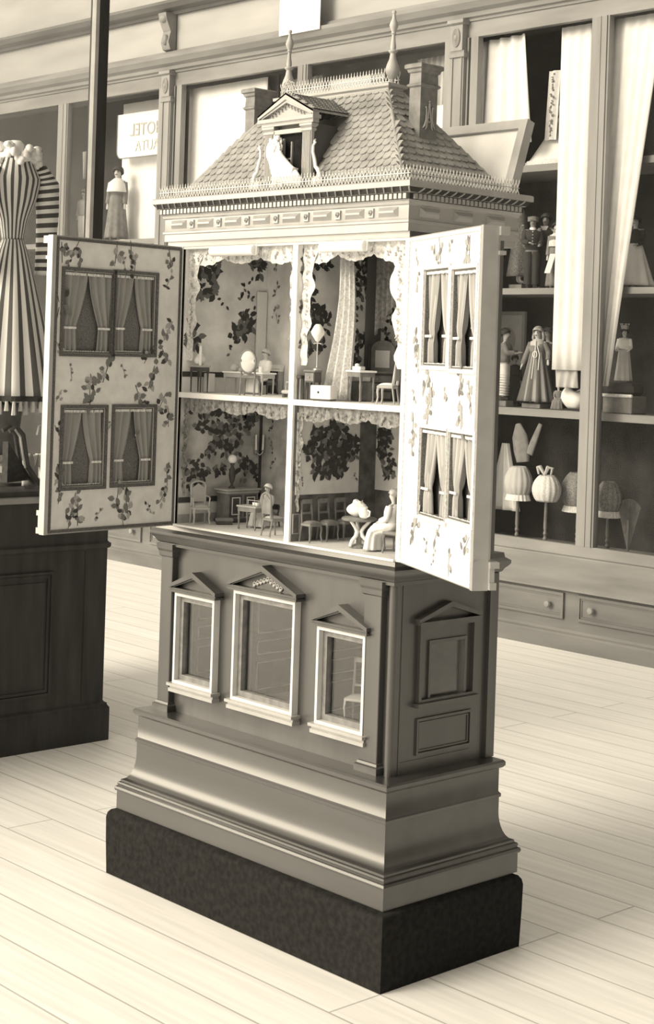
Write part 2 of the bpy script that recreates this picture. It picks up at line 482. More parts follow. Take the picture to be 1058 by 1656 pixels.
# windows with pediments
for k, (a0, a1, b0, b1) in enumerate(WINS):
    w = MB()
    fframe(w, FW, a0, a1, b0, b1, .0085, 0, .022)
    wp = hb(w, 'window_frame', M_LIGHTW)
    w = MB(); fframe(w, FW, a0 + .0085, a1 - .0085, b0 + .0085, b1 - .0085, .014, -.012, .006); fframe(w, FW, a0 + .020, a1 - .020, b0 + .020, b1 - .020, .005, -.012, .007)
    hb(w, 'inner_moulding', M_FURN, wp)
    w = MB(); fbox(w, FW, a0 + .013, a1 - .013, b0 + .013, b1 - .013, -.008, -.005); hb(w, 'window_pane', M_GLASS, wp)
    w = MB()
    fbox(w, FW, a0 - .012, a1 + .012, b0 - .008, b0, 0, .034)
    fbox(w, FW, a0 - .008, a1 + .008, b0 - .016, b0 - .008, 0, .024)
    fbox(w, FW, a0 - .010, a1 + .010, b0 - .026, b0 - .016, 0, .028)
    hb(w, 'window_sill', M_STONE, wp)
    w = MB(); c = (a0 + a1) / 2; hw = (a1 - a0) / 2 + .016; ap = (.066, .080, .066)[k]; z = b1 + .003
    fbox(w, FW, c - hw, c + hw, z, z + .006, 0, .034); fbox(w, FW, c - hw + .005, c + hw - .005, z + .006, z + .012, 0, .028)
    for s in (-1, 1):
        w.prism([(s * hw, 0.010), (s * hw, .020), (0, ap), (0, ap - .016)], FW.o + Vector((c, 0, z)), (1, 0, 0), (0, 0, 1), FW.n * .034)
        w.prism([(s * (hw - .012), 0.012), (s * (hw - .012), .018), (0, ap - .014), (0, ap - .021)], FW.o + Vector((c, 0, z)), (1, 0, 0), (0, 0, 1), FW.n * .026)
    w.prism([(-hw + .01, .012), (hw - .01, .012), (0, ap - .012)], FW.o + Vector((c, 0, z)), (1, 0, 0), (0, 0, 1), FW.n * .006)
    pd = hb(w, 'pediment', M_WOOD, wp)
    if k == 1:
        w = MB()
        for q in range(9):
            x = c - .055 + .0138 * q; zz = z + .018 + .022 * (1 - abs(q - 4) / 4.5)
            w.tube([Vector((x + .006 * math.cos(g), YW - .009, zz + .007 * math.sin(g))) for g in [0, .9, 1.8, 2.7, 3.6, 4.5]], .0022, 5)
            w.ball((x, YW - .009, zz - .002), (.005, .003, .004), 0, 6, 4)
        hb(w, 'carving', M_PALE, wp)
# side window
w = MB()
fframe(w, SW, .192, .405, .664, .866, .010, 0, .012); fframe(w, SW, .232, .375, .664, .822, .008, 0, .006)
fbox(w, SW, .184, .415, .655, .666, 0, .020)
wp = hb(w, 'side_window_frame', M_WOOD)
w = MB(); fbox(w, SW, .240, .367, .672, .813, -.008, -.005); hb(w, 'window_pane', M_GLASS, wp)
w = MB(); o = SW.o + Vector((0, .2985, .868))
fbox(w, SW, .182, .415, .866, .874, 0, .022)
for s in (-1, 1): w.prism([(s * .118, .004), (s * .118, .014), (0, .052), (0, .038)], o, (0, 1, 0), (0, 0, 1), SW.n * .02)
hb(w, 'pediment', M_WOOD, wp)
# inside of the salon behind the glass
mb = MB(); mb.box(X0 + .014, X1 - .014, YW + .012, YB - .012, .552, .558); hb(mb, 'salon_floor', M_ROOML)
mb = MB(); mb.box(X0 + .014, X1 - .014, YB - .020, YB - .0125, .558, .97)
mb.box(X0 + .015, X0 + .020, YW + .012, YB - .02, .558, .97); hb(mb, 'salon_wall', M_FURND)
def salon_door(xw, y0, y1, name):
    fr = Fr((xw, 0, 0), (0, 1, 0)); m = MB()
    fbox(m, fr, YW + .012, YB - .02, .558, .97, -.006, 0, 0)
    fframe(m, fr, y0 - .018, y1 + .018, .558, .905, .010, 0, .008, 1)
    for (q0, q1) in ((.585, .665), (.685, .725), (.745, .88)):
        fframe(m, fr, y0 + .015, y1 - .015, q0, q1, .004, 0, .005, 1)
    hb(m, name, [M_FURND, M_PALE])
salon_door(X0 + .026, .20, .36, 'salon_door_wall'); salon_door(-.745, .19, .36, 'partition_wall'); salon_door(-.425, .18, .34, 'partition_wall')

# waist cornice
mb = MB()
prof = [(-.006, .972), (.004, .972), (.004, .980), (.010, .984), (.014, .992), (.022, 1.000), (.026, 1.006), (.026, 1.014), (.020, 1.018), (.014, 1.022), (.012, 1.034), (.0, 1.036)]
mb.ring(-1.062, X1 + .004, .098, YB, prof)
hb(mb, 'waist_cornice', M_WOODX, smooth=35)

# upper cabinet
XL, XD0, XD1, XR = -.985, -.505, -.485, -.080
ZF, ZM0, ZM1, ZT = 1.036, 1.409, 1.424, 1.845
YF, YBK = .088, .405
YBU = .440
mb = MB(); mb.box(-1.065, XL, YF, YBU, ZF, ZT); mb.box(XR, -.066, YF, YBU, ZF, ZT); mb.box(XL, XR, YBK, YBU, ZF, ZT)
mb.box(-1.065, -.066, YF, YBU, ZT, ZT + .02)
hb(mb, 'upper_walls', M_WOOD)
mb = MB()
for (a, b) in ((XL - .012, XL), (XR, XR + .016)): mb.box(a, b, YF - .004, YF + .002, ZF, ZT)
mb.box(XL - .004, XL, YF - .007, YF, ZF, ZT)
mb.box(XL, XR, YF - .004, YF + .02, ZT - .006, ZT)
hb(mb, 'opening_trim', M_LIGHTW)
mb = MB(); mb.box(XD0, XD1, YF - .003, YBK, ZF + .004, ZM0); mb.box(XD0, XD1, YF - .003, YBK, ZM1, ZT); hb(mb, 'room_divider', M_WHITE)
mb = MB(); mb.box(XL, XR, YF - .004, YBK, ZM0, ZM1); hb(mb, 'upper_room_floor', M_WHITE)
mb = MB(); mb.box(XL, XR, YF - .012, YBK, ZF, ZF + .006); hb(mb, 'lower_room_floor', M_PAPER)
ZF += .006

def rounded_sheets(xl, xr, z0, z1, wallm, leafs):
    m = MB()
    fl = Fr((xl + .0015, 0, 0), (0, 1, 0)); fb = Fr((0, YBK - .0015, 0), (1, 0, 0))
    fl.lim = (YF + .006, YBK - .003, z0 + .004, z1 - .004); fb.lim = (xl + .004, xr - .004, z0 + .004, z1 - .004)
    fbox(m, fl, YF + .004, YBK - .001, z0, z1, -.001, 0); fbox(m, fb, xl + .002, xr - .001, z0, z1, -.001, 0)
    leafs(m, fl, fb)
    hb(m, 'room_paper', wallm)
D_, M_, L_ = 1, 2, 3
def ul(m, fl, fb):
    P = fl.px
    for (x, y, ra, rb, n) in ((335, 432, .05, .032, 60), (325, 470, .03, .016, 26), (345, 462, .02, .03, 20), (427, 430, .055, .026, 60), (395, 528, .035, .022, 36), (388, 540, .03, .016, 22), (310, 545, .03, .04, 30), (400, 512, .02, .014, 12)):
        a, b = P((x, y)); bunch(m, fl, a, b, ra, rb, n, .026, (1, 1, 2, 2))
    for (p, q) in (((345, 465), (366, 495)), ((425, 440), (395, 465)), ((395, 462), (390, 485)), ((400, 470), (416, 500)), ((372, 572), (382, 545))):
        a0, b0 = P(p); a1, b1 = P(q)
        for k in range(6):
            t = k / 5; leaf(m, fl, a0 + (a1 - a0) * t, b0 + (b1 - b0) * t, random.uniform(0, 6), .016, .010, random.choice((1, 2)))
    fbox(m, fl, YF + .004, YBK - .001, ZM1 + .045, ZM1 + .060, 0, .002, 1)
    a, _ = P((431, 520)); a1, _ = P((438, 520))
    fbox(m, fl, a, YBK - .001, ZM1 + .11, ZM1 + .31, 0, .002, 1)
    for (x, y) in ((447, 430), (447, 470), (446, 500), (448, 515)):
        a, b = fb.px((x, y)); sprig(m, fb, a, b, .035, 5, (2, 3))
def ur(m, fl, fb):
    P = fl.px
    for (x, y, ra, rb, n) in ((493, 430, .04, .04, 60), (520, 425, .035, .024, 34), (497, 490, .035, .05, 46), (505, 512, .05, .035, 50), (520, 520, .03, .03, 20), (485, 560, .05, .02, 30), (515, 560, .02, .03, 16), (575, 470, .05, .05, 50), (583, 545, .04, .03, 22), (572, 575, .03, .03, 16), (590, 430, .03, .03, 30), (565, 505, .03, .03, 16)):
        a, b = P((x, y)); bunch(m, fl, a, b, ra, rb, n, .021, (1, 1, 2))
    a, _ = P((592, 480)); fbox(m, fl, a, YBK - .001, ZM1 + .04, ZT - .01, 0, .002, 2)
    for (x, y, ra, rb, n) in ((612, 425, .05, .03, 50), (620, 475, .02, .02, 14), (632, 505, .035, .04, 30), (620, 545, .025, .025, 16), (638, 460, .02, .04, 20)):
        a, b = fb.px((x, y)); bunch(m, fb, a, b, ra, rb, n, .019, (1, 2, 2))
def ll(m, fl, fb):
    P = fl.px
    for (x, y, ra, rb, n) in ((372, 690, .08, .03, 50), (355, 710, .03, .04, 30), (372, 725, .06, .016, 26), (325, 690, .03, .02, 14), (342, 725, .018, .018, 14), (315, 765, .05, .05, 40), (355, 760, .018, .02, 12), (400, 760, .06, .03, 40), (400, 670, .08, .03, 50), (340, 665, .08, .014, 40)):
        a, b = P((x, y)); bunch(m, fl, a, b, ra, rb, n, .022, (1, 1, 2))
    fbox(m, fl, YF + .004, YBK - .001, ZF + .06, ZF + .075, 0, .002, 1)
    fbox(m, fl, YF + .004, YBK - .001, ZF + .026, ZF + .058, 0, .002, 3)
    a, _ = P((419, 720)); fbox(m, fl, a, YBK - .001, ZF + .07, ZM0 - .02, 0, .002, 1)
    for (x, y) in ((440, 690), (440, 720), (440, 750)):
        a, b = fb.px((x, y)); sprig(m, fb, a, b, .03, 5, (1, 2))
def lr(m, fl, fb):
    P = fl.px
    # cream flowered panels on a dark wall
    a0, b0 = P((477, 797)); a1, b1 = P((582, 676))
    fbox(m, fl, a0, a1, ZF + .125, ZM0 - .02, 0, .003, 4)
    for k, (x, y, ra, rb, n) in enumerate(((534, 728, .105, .046, 190), (515, 700, .03, .02, 26), (545, 692, .035, .018, 30), (565, 715, .035, .016, 22), (505, 722, .02, .012, 12), (525, 760, .05, .016, 40), (549, 760, .02, .014, 16))):
        a, b = P((x, y)); bunch(m, fl, a, b, ra, rb, n, .022, (1, 1, 1, 2), .004)
    for (x, y) in ((487, 776), (574, 772)):
        a, b = P((x, y)); sprig(m, fl, a, b, .02, 6, (2,), h=.004)
    fframe(m, fl, YF + .006, a0 + .02, ZF + .02, ZF + .075, .003, 0, .003, 3)
    c0, _ = fb.px((603, 750)); 
    fbox(m, fb, c0, XR - .004, ZF + .13, ZM0 - .012, 0, .003, 4)
    for (x, y, ra, rb, n) in ((622, 715, .026, .055, 90), (630, 755, .02, .03, 30), (618, 700, .012, .012, 14), (630, 695, .008, .012, 10)):
        a, b = fb.px((x, y)); bunch(m, fb, a, b, ra, rb, n, .018, (1, 1, 2), .004)
rounded_sheets(XL, XD0, ZM1, ZT, [M_ROOML, M_LEAF, M_LEAFM, M_LEAFL], ul)
rounded_sheets(XD1, XR, ZM1, ZT, [M_ROOML, M_LEAF, M_LEAFM, M_LEAFL], ur)
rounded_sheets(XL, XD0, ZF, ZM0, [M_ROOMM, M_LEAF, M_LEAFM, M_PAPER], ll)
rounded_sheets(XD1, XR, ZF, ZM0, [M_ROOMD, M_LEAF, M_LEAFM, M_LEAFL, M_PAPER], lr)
# scalloped lace edging at the front of each room
def valance(xl, xr, z0, z1, light, sidel, sider, drop, top):
    m = MB(); y = YF + .016; n = 46
    def edge(t):
        return top + drop * (.35 + .65 * abs(math.sin(t * 9.4)) * (1 - .35 * math.sin(PI * t))) + .002 * math.sin(t * 90)
    m.grid(n, 5, lambda u, v: (xl + (xr - xl) * u, y + .003 * math.sin(u * 60), z1 - edge(u) * v), 0)
    for s, wd in ((0, sidel), (1, sider)):
        if wd <= 0: continue
        def side(u, v, s=s, wd=wd):
            zz = z1 - (z1 - z0) * .78 * v; w = wd * (1 - .55 * v) * (1 + .18 * math.sin(v * 22))
            return ((xl + w * u) if s == 0 else (xr - w * u), y + .003 * math.sin(v * 40), zz)
        m.grid(5, 30, side, 0)
    fr = Fr((0, y - .004, 0), (1, 0, 0))
    for k in range(14):
        u = (k + .5) / 14; bx = xl + (xr - xl) * u
        sprig(m, fr, bx, z1 - edge(u) * .55, .022, 4, (1,), h=.001)
    for s, wd in ((0, sidel), (1, sider)):
        if wd > .02:
            for k in range(7): sprig(m, fr, xl + wd * .4 if s == 0 else xr - wd * .4, z1 - .04 - .035 * k, .022, 4, (1,), h=.001)
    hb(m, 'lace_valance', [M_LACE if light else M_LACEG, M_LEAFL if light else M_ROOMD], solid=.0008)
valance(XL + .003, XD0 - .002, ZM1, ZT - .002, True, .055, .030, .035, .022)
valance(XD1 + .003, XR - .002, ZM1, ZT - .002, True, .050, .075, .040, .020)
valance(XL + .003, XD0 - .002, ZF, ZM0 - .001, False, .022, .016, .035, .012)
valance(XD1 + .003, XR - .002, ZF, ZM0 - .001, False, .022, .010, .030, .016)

# entablature
EX0, EX1, EY0, EY1 = -1.068, -.064, .076, YB
mb = MB()
prof = [(-.01, 1.862), (0, 1.862), (0, 1.882), (.004, 1.884), (.004, 1.889), (.001, 1.892), (0, 1.894), (0, 1.926), (.004, 1.929), (.006, 1.936), (.010, 1.939), (.010, 1.955), (.016, 1.957), (.020, 1.962), (.026, 1.969), (.030, 1.970), (.030, 1.983), (.027, 1.986), (-.02, 1.987)]
mb.ring(EX0, EX1, EY0, EY1, prof)
mb.box(EX0 + .004, EX1 - .004, EY0 + .010, EY1, 1.846, 1.862)
ent = hb(mb, 'entablature', M_STONE, smooth=30)
mb = MB()
n = 62
for k in range(n):
    x = EX0 - .008 + (EX1 - EX0 + .016) * (k + .5) / n; mb.box(x - .0052, x + .0052, EY0 - .017, EY0 - .009, 1.941, 1.954)
for k in range(26):
    y = EY0 + (EY1 - EY0) * (k + .5) / 26; mb.box(EX1 + .009, EX1 + .017, y - .0052, y + .0052, 1.941, 1.954)
hb(mb, 'dentil_course', M_STONE, ent)
mb = MB()
for k in range(36):
    x = EX0 - .02 + (EX1 - EX0 + .035) * k / 35
    mb.tube([(x, EY0 - .014, 1.957), (x + .006, EY0 - .022, 1.962), (x + .011, EY0 - .029, 1.969)], .0022, 5)
hb(mb, 'leaf_moulding', M_STONE, ent); mb = MB()
for k in range(14):
    y = EY0 + (EY1 - EY0) * (k + .5) / 14
    mb.tube([(EX1 + .014, y, 1.957), (EX1 + .022, y + .006, 1.962), (EX1 + .029, y + .011, 1.969)], .0022, 5)
hb(mb, 'leaf_moulding', M_STONE, ent)
mb = MB(); mb.ring(EX0, EX1, EY0, EY1, [(.0105, 1.9395), (.0105, 1.9555), (.0165, 1.9575), (.0205, 1.962), (.0262, 1.9688)], cap=False)
hb(mb, 'dark_groove', M_DKCL, ent)
mb = MB()
def panel(fr, a, b, z0, z1):
    i = .010
    A = [fr.at(a, z0, 0), fr.at(b, z0, 0), fr.at(b, z1, 0), fr.at(a, z1, 0), fr.at(a + i, z0 + i, .009), fr.at(b - i, z0 + i, .009), fr.at(b - i, z1 - i, .009), fr.at(a + i, z1 - i, .009)]
    mb.add(A, [(0, 1, 5, 4), (1, 2, 6, 5), (2, 3, 7, 6), (3, 0, 4, 7), (4, 5, 6, 7)])
FE = Fr((0, EY0, 0), (1, 0, 0)); FS = Fr((EX1, 0, 0), (0, 1, 0))
ros = MB(); pitch = .1235
for k in range(8):
    c = EX0 + .046 + pitch * k + .022
    mb = MB(); panel(FE, c - .036, c + .036, 1.898, 1.923); hb(mb, 'frieze_panel', M_STONE, ent)
    if k < 8:
        r = c + pitch / 2
        if r < EX1 - .01:
            ros = MB()
            fbox(ros, FE, r - .010, r + .010, 1.899, 1.922, 0, .004)
            ros.tube([Vector((r + .006 * math.cos(g) * (1 - g / 12), EY0 - .006, 1.910 + .008 * math.sin(g) * (1 - g / 12))) for g in [i * .7 for i in range(13)]], .0018, 5)
            hb(ros, 'rosette', M_STONE, ent)
for k in range(3):
    c = EY0 + .075 + .125 * k; mb = MB(); panel(FS, c - .036, c + .036, 1.898, 1.923); hb(mb, 'frieze_panel', M_STONE, ent)

# cornice railing
def railing(mb, p0, p1, z, h, n):
    p0, p1 = Vector(p0), Vector(p1); d = (p1 - p0) / n; up = Vector((0, 0, 1)); t = .0011
    for k in range(n + 1):
        c = p0 + d * k; c.z = z
        if k < n:
            q = [c + d * a + up * (h * b) for a, b in ((0, 0), (.30, .25), (.5, .5), (.70, .75), (1.0, 1.0))]
            mb.tube(q, t, 4); mb.tube([c + d * (1 - a) + up * (h * b) for a, b in ((0, 0), (.30, .25), (.5, .5), (.70, .75), (1.0, 1.0))], t, 4)
        mb.tube([c + up * (h * .95), c + up * (h * 1.22)], [t, .0006], 4); mb.ball(tuple(c + up * h * 1.06), .0019, 0, 5, 4)
    for zz in (0, h * .52): mb.tube([Vector((p0.x, p0.y, z + zz)), Vector((p1.x, p1.y, z + zz))], .0013, 4)
mb = MB(); zr = 1.987
railing(mb, (-1.080, .062, 0), (-.050, .062, 0), zr, .032, 84)
railing(mb, (-.050, .062, 0), (-.050, .475, 0), zr, .032, 34)
railing(mb, (-1.080, .062, 0), (-1.080, .475, 0), zr, .032, 34)
hb(mb, 'eaves_railing', M_CREST)

# roof
RX0, RX1, RY0, RY1, RZ0 = -1.020, -.095, .085, .478, 1.987
TX0, TX1, TY0, TY1, RZ1 = -.7825, -.3325, .255, .305, 2.262
mb = MB()
mb.add([(RX0, RY0, RZ0), (RX1, RY0, RZ0), (RX1, RY1, RZ0), (RX0, RY1, RZ0), (TX0, TY0, RZ1), (TX1, TY0, RZ1), (TX1, TY1, RZ1), (TX0, TY1, RZ1)],
       [(0, 1, 5, 4), (1, 2, 6, 5), (2, 3, 7, 6), (3, 0, 4, 7), (4, 5, 6, 7), (3, 2, 1, 0)])
roof = hb(mb, 'roof', M_SLATE)
DX0, DX1, DYF = -.642, -.451, .090
def scales(fr, va, vb, top, w, ex, skip=None):
    m = MB(); rows = int(vb / ex)
    for r in range(rows + 1):
        v = r * ex + .004
        a0, a1 = top(min(v, vb)); n = int((a1 - a0) / w) + 2
        for k in range(-1, n):
            a = math.floor(a0 / w) * w + (k + .5 * (r % 2) + .5) * w
            if a < a0 + .004 or a > a1 - .004 or v > vb - .006: continue
            if skip and skip(a, v): continue
            hw = w * .47; L = min(ex * 1.7, vb - v); lo = max(a - hw, a0); hi = min(a + hw, a1)
            pts = [(lo, v + L), (lo, v + ex * .45), (lo + (a - lo) * .3, v + ex * .12), (a, v), (hi - (hi - a) * .3, v + ex * .12), (hi, v + ex * .45), (hi, v + L)]
            hh = [.0012, .0052, .0066, .0071, .0066, .0052, .0012]
            A = [fr.at(x, y, h) for (x, y), h in zip(pts, hh)]; Bq = [fr.at(x, y, h - .004) for (x, y), h in zip(pts, hh)]
            m.add(A + Bq, [tuple(range(7))] + [(i, i + 7, i + 8, i + 1) for i in range(6)])
    return m
vf = Vector((0, TY0 - RY0, RZ1 - RZ0)); fr = Fr((0, RY0, RZ0), (1, 0, 0), vf)
Lf = vf.length
m = scales(fr, 0, Lf, lambda v: (RX0 + (TX0 - RX0) * v / Lf + .003, RX1 + (TX1 - RX1) * v / Lf - .003), .0285, .0235,
           lambda a, v: DX0 + .004 < a < DX1 - .004 and v < .222)
hb(m, 'roof_scales', M_SLATE, roof)
vr = Vector((TX1 - RX1, 0, RZ1 - RZ0)); fr2 = Fr((RX1, 0, RZ0), (0, 1, 0), vr); Lr = vr.length
m = scales(fr2, 0, Lr, lambda v: (RY0 + (TY0 - RY0) * v / Lr + .003, RY1 + (TY1 - RY1) * v / Lr - .003), .0285, .0255,
           lambda a, v: .25 < a < .317 and v > .17 and v < .24)
hb(m, 'roof_scales', M_SLATE, roof)
mb = MB()
for p, q in (((RX0, RY0), (TX0, TY0)), ((RX1, RY0), (TX1, TY0)), ((RX1, RY1), (TX1, TY1)), ((RX0, RY1), (TX0, TY1))):
    mb = MB(); mb.tube([(p[0], p[1], RZ0), (q[0], q[1], RZ1)], .0058, 8); hb(mb, 'hip_ridge', M_SLATE, roof, smooth=50)
mb = MB(); mb.ring(TX0, TX1, TY0, TY1, [(.004, RZ1 - .012), (.008, RZ1 - .006), (.008, RZ1 - .001), (.004, RZ1 + .001), (.004, RZ1 + .006), (.012, RZ1 + .010), (.012, RZ1 + .018), (-.01, RZ1 + .019)])
hb(mb, 'ridge_platform', M_STONE, smooth=30)
mb = MB(); z = RZ1 + .018
railing(mb, (TX0 + .012, TY0 - .004, 0), (TX1 - .012, TY0 - .004, 0), z, .034, 36)
railing(mb, (TX0 + .012, TY1 + .004, 0), (TX1 - .012, TY1 + .004, 0), z, .034, 36)
hb(mb, 'ridge_cresting', M_CREST)
for x in (TX0 + .012, TX1 - .012):
    mb = MB(); k = 1.0
    prof = [(.012, 0), (.012, .004), (.006, .007), (.006, .016), (.010, .020), (.0185, .034), (.0195, .044), (.016, .058), (.010, .074), (.0075, .090), (.0125, .096), (.0125, .099), (.007, .102), (.008, .110), (.0055, .130), (.0045, .146), (.0075, .149), (.0055, .154), (.0105, .166), (.012, .173), (.009, .184), (.0055, .192), (.004, .206), (.0045, .208)]
    mb.lathe([(r, zz * .93) for r, zz in prof], (x, .28, z), 16); mb.ball((x, .28, z + .196), .006, 0, 10, 8)
    hb(mb, 'finial', M_PALE, smooth=35)

# chimneys
for (cx, mono) in ((-.2285, True), (-.907, False)):
    mb = MB(); x0, x1, y0, y1 = cx - .0205, cx + .0205, .252, .316
    mb.ring(x0, x1, y0, y1, [(0, 2.02), (0, 2.258), (.005, 2.262), (.006, 2.266), (.001, 2.270), (0, 2.296), (.004, 2.299), (.006, 2.306), (.011, 2.309), (.011, 2.318), (.007, 2.321), (-.004, 2.322)])
    mb.box(x0 - .003, x1 + .003, y0 - .003, y1 + .003, 2.02, 2.114 if mono else 2.16)
    ch = hb(mb, 'chimney', M_FURN, smooth=30)
    if mono:
        m = MB(); fc = Fr((x1, .284, 2.150), (0, 1, 0)); q = .003
        for s in (-1, 1):
            m.tube([fc.at(s * a, b, q) for a, b in ((.0005, .068), (.002, .050), (.006, .030), (.009, .016), (.010, .004), (.014, -.002))], [.0018, .0024, .0028, .003, .0026, .0015], 6)
            m.tube([fc.at(s * a, b, q) for a, b in ((.011, .054), (.0105, .040), (.012, .022), (.017, .008), (.023, .001))], [.0022, .002, .0022, .0024, .0012], 6)
            m.tube([fc.at(s * a, b, q) for a, b in ((.007, .026), (0, .016))], .0015, 5)
            m.tube([fc.at(s * a, b, q) for a, b in ((.006, .030), (0, .030))], .0013, 5)
            m.ball(tuple(fc.at(s * .0125, .056, q)), .003, 0, 6, 5)
        m.ball(tuple(fc.at(0, .072, q)), .0026, 0, 6, 5)
        hb(m, 'monogram', M_PALE, ch)

# dormer
mb = MB(); cx = (DX0 + DX1) / 2; dz = 2.165
def slope_y(zz): return RY0 + (TY0 - RY0) * (zz - RZ0) / (RZ1 - RZ0)
for x, s in ((DX1 - .004, 1), (DX0 + .004, -1)):
    mb.prism([(DYF + .004, RZ0), (DYF + .004, dz), (slope_y(dz) + .006, dz)], (x, 0, 0), (0, 1, 0), (0, 0, 1), (-.006 * s, 0, 0))
mb.box(DX0, DX1, DYF + .012, DYF + .016, RZ0, dz)
dorm = hb(mb, 'dormer', M_LEAD)
for x0 in (DX0, DX1 - .036):
    m = MB()
    m.box(x0, x0 + .036, DYF, DYF + .010, RZ0, 2.148)
    for k in range(6): m.box(x0 + .003 + .0053 * k, x0 + .0055 + .0053 * k, DYF - .003, DYF, RZ0, 2.142)
    m.ring(x0, x0 + .036, DYF, DYF + .01, [(.001, 2.142), (.004, 2.145), (.004, 2.150), (.002, 2.152), (.007, 2.158), (.007, 2.164)])
    hb(m, 'dormer_column', M_STONE, dorm)
m = MB(); m.box(DX0 + .036, DX1 - .036, DYF + .010, DYF + .0118, RZ0, 2.148); hb(m, 'dormer_window', M_BLACK, dorm)
m = MB(); a0, a1 = DX0 + .040, DX1 - .040
m.box(a0 - .004, a1 + .004, DYF - .002, DYF + .008, 2.142, 2.154)
m.box(a0 - .004, a0 + .003, DYF, DYF + .012, RZ0, 2.142); m.box(a0 + .010, a0 + .016, DYF + .004, DYF + .011, RZ0, 2.142)
m.box(a0 + .030, a0 + .035, DYF + .004, DYF + .012, RZ0, 2.130); m.box(a0 + .064, a0 + .068, DYF + .004, DYF + .012, RZ0, 2.120); m.box(a0 + .035, a0 + .064, DYF + .004, DYF + .012, 2.072, 2.076)
hb(m, 'dormer_window_bars', M_STONE, dorm)
m = MB(); hw = .114; o = Vector((cx, DYF - .012, dz))
m.box(cx - hw + .008, cx + hw - .008, DYF - .006, DYF + .016, dz, dz + .010); m.box(cx - hw, cx + hw, DYF - .014, DYF + .016, dz + .010, dz + .020)
for s in (-1, 1):
    m.prism([(s * hw, .020), (s * hw, .031), (0, .086), (0, .068)], o + Vector((0, -.002, 0)), (1, 0, 0), (0, 0, 1), (0, .022, 0))
    m.prism([(s * (hw - .012), .021), (s * (hw - .012), .027), (0, .070), (0, .060)], o + Vector((0, .002, 0)), (1, 0, 0), (0, 0, 1), (0, .02, 0))
m.prism([(-hw + .01, .02), (hw - .01, .02), (0, .07)], o + Vector((0, .014, 0)), (1, 0, 0), (0, 0, 1), (0, .006, 0))
hb(m, 'dormer_pediment', M_STONE, dorm)
m = MB()
for k in range(11):
    x = cx - .065 + .013 * k; zz = dz + .028 + .026 * (1 - abs(k - 5) / 5.2)
    m.tube([Vector((x + .005 * math.cos(g), DYF - .001, zz + .006 * math.sin(g))) for g in [i * .8 for i in range(7)]], .0018, 5)
hb(m, 'dormer_carving', M_PALE, dorm)
for s in (-1, 1):
    v = Vector((-s * hw, 0, .055)); L = v.length
    if s > 0: f = Fr((cx + s * hw, 0, dz + .031), (0, 1, 0), v)
    else: f = Fr((cx + s * hw, 0, dz + .031), (0, -1, 0), v)
    m = MB()
    zt = dz + .031 + .055
    pts = [f.at(s * (DYF - .014), 0, 0), f.at(s * (slope_y(dz + .03) + .02), 0, 0), f.at(s * (slope_y(zt) + .012), L, 0), f.at(s * (DYF - .014), L, 0)]
    lowr = [p - Vector((0, 0, .005)) for p in pts]
    m.add(pts + lowr, [(0, 1, 2, 3), (7, 6, 5, 4), (0, 4, 5, 1), (1, 5, 6, 2), (2, 6, 7, 3), (3, 7, 4, 0)])
    if s > 0:
        q = scales(f, 0, L, lambda v: (DYF - .012, slope_y(dz + .031 + .055 * v / L) + .008), .016, .017)
        m.add(q.v, q.f)
    hb(m, 'dormer_roof', M_SLATE, dorm)
m = MB()
for k in range(7):
    g = -.3 + PI * k / 6 * 1.15
    c = Vector((cx + .022 * math.cos(g), DYF - .004, dz + .092 + .020 * math.sin(g)))
    m.tube([c + Vector((.008 * math.cos(t), 0, .008 * math.sin(t))) for t in [i * .8 for i in range(8)]], .0017, 5)
    m.ball(tuple(c), .003, 0, 6, 5)
m.box(cx - .02, cx + .02, DYF - .008, DYF, dz + .076, dz + .084); m.ball((cx, DYF - .004, dz + .122), .004, 0, 6, 5)
hb(m, 'dormer_crest', M_PALE, dorm)
for s in (1, -1):
    m = MB(); bx = cx + s * (abs(DX1 - DX0) / 2 + .010)
    pts = [(s * .004, .112), (s * .010, .118), (s * .012, .112), (s * .003, .104), (s * .002, .086), (s * .010, .064), (s * .014, .046), (s * .024, .038), (s * .030, .026), (s * .034, .006), (s * .036, 0)]
    m.tube([(bx + a, DYF - .004, RZ0 + .012 + b) for a, b in pts], [.002, .0028, .003, .0036, .0042, .005, .0052, .006, .006, .0055, .005], 8)
    m.lathe([(.012, 0), (.014, .010), (.010, .020), (.003, .024)], (bx + s * .014, DYF, RZ0 + .008), 10)
    hb(m, 'scroll_bracket', M_WHITE, dorm, smooth=60)

# flap at the back of the roof, thrown open
P0 = Vector((0, .492, 2.000)); vv = Vector((0, .066, .205)).normalized(); fp = Fr(P0, (1, 0, 0), vv); L = .213
mb = MB(); fframe(mb, fp, -.47, -.098, 0, L, .026, -.030, 0); fl_ = hb(mb, 'roof_flap', M_PALE)
mb = MB(); fbox(mb, fp, -.446, -.124, .024, L - .024, -.022, -.012); hb(mb, 'flap_panel', M_WHITE, fl_)

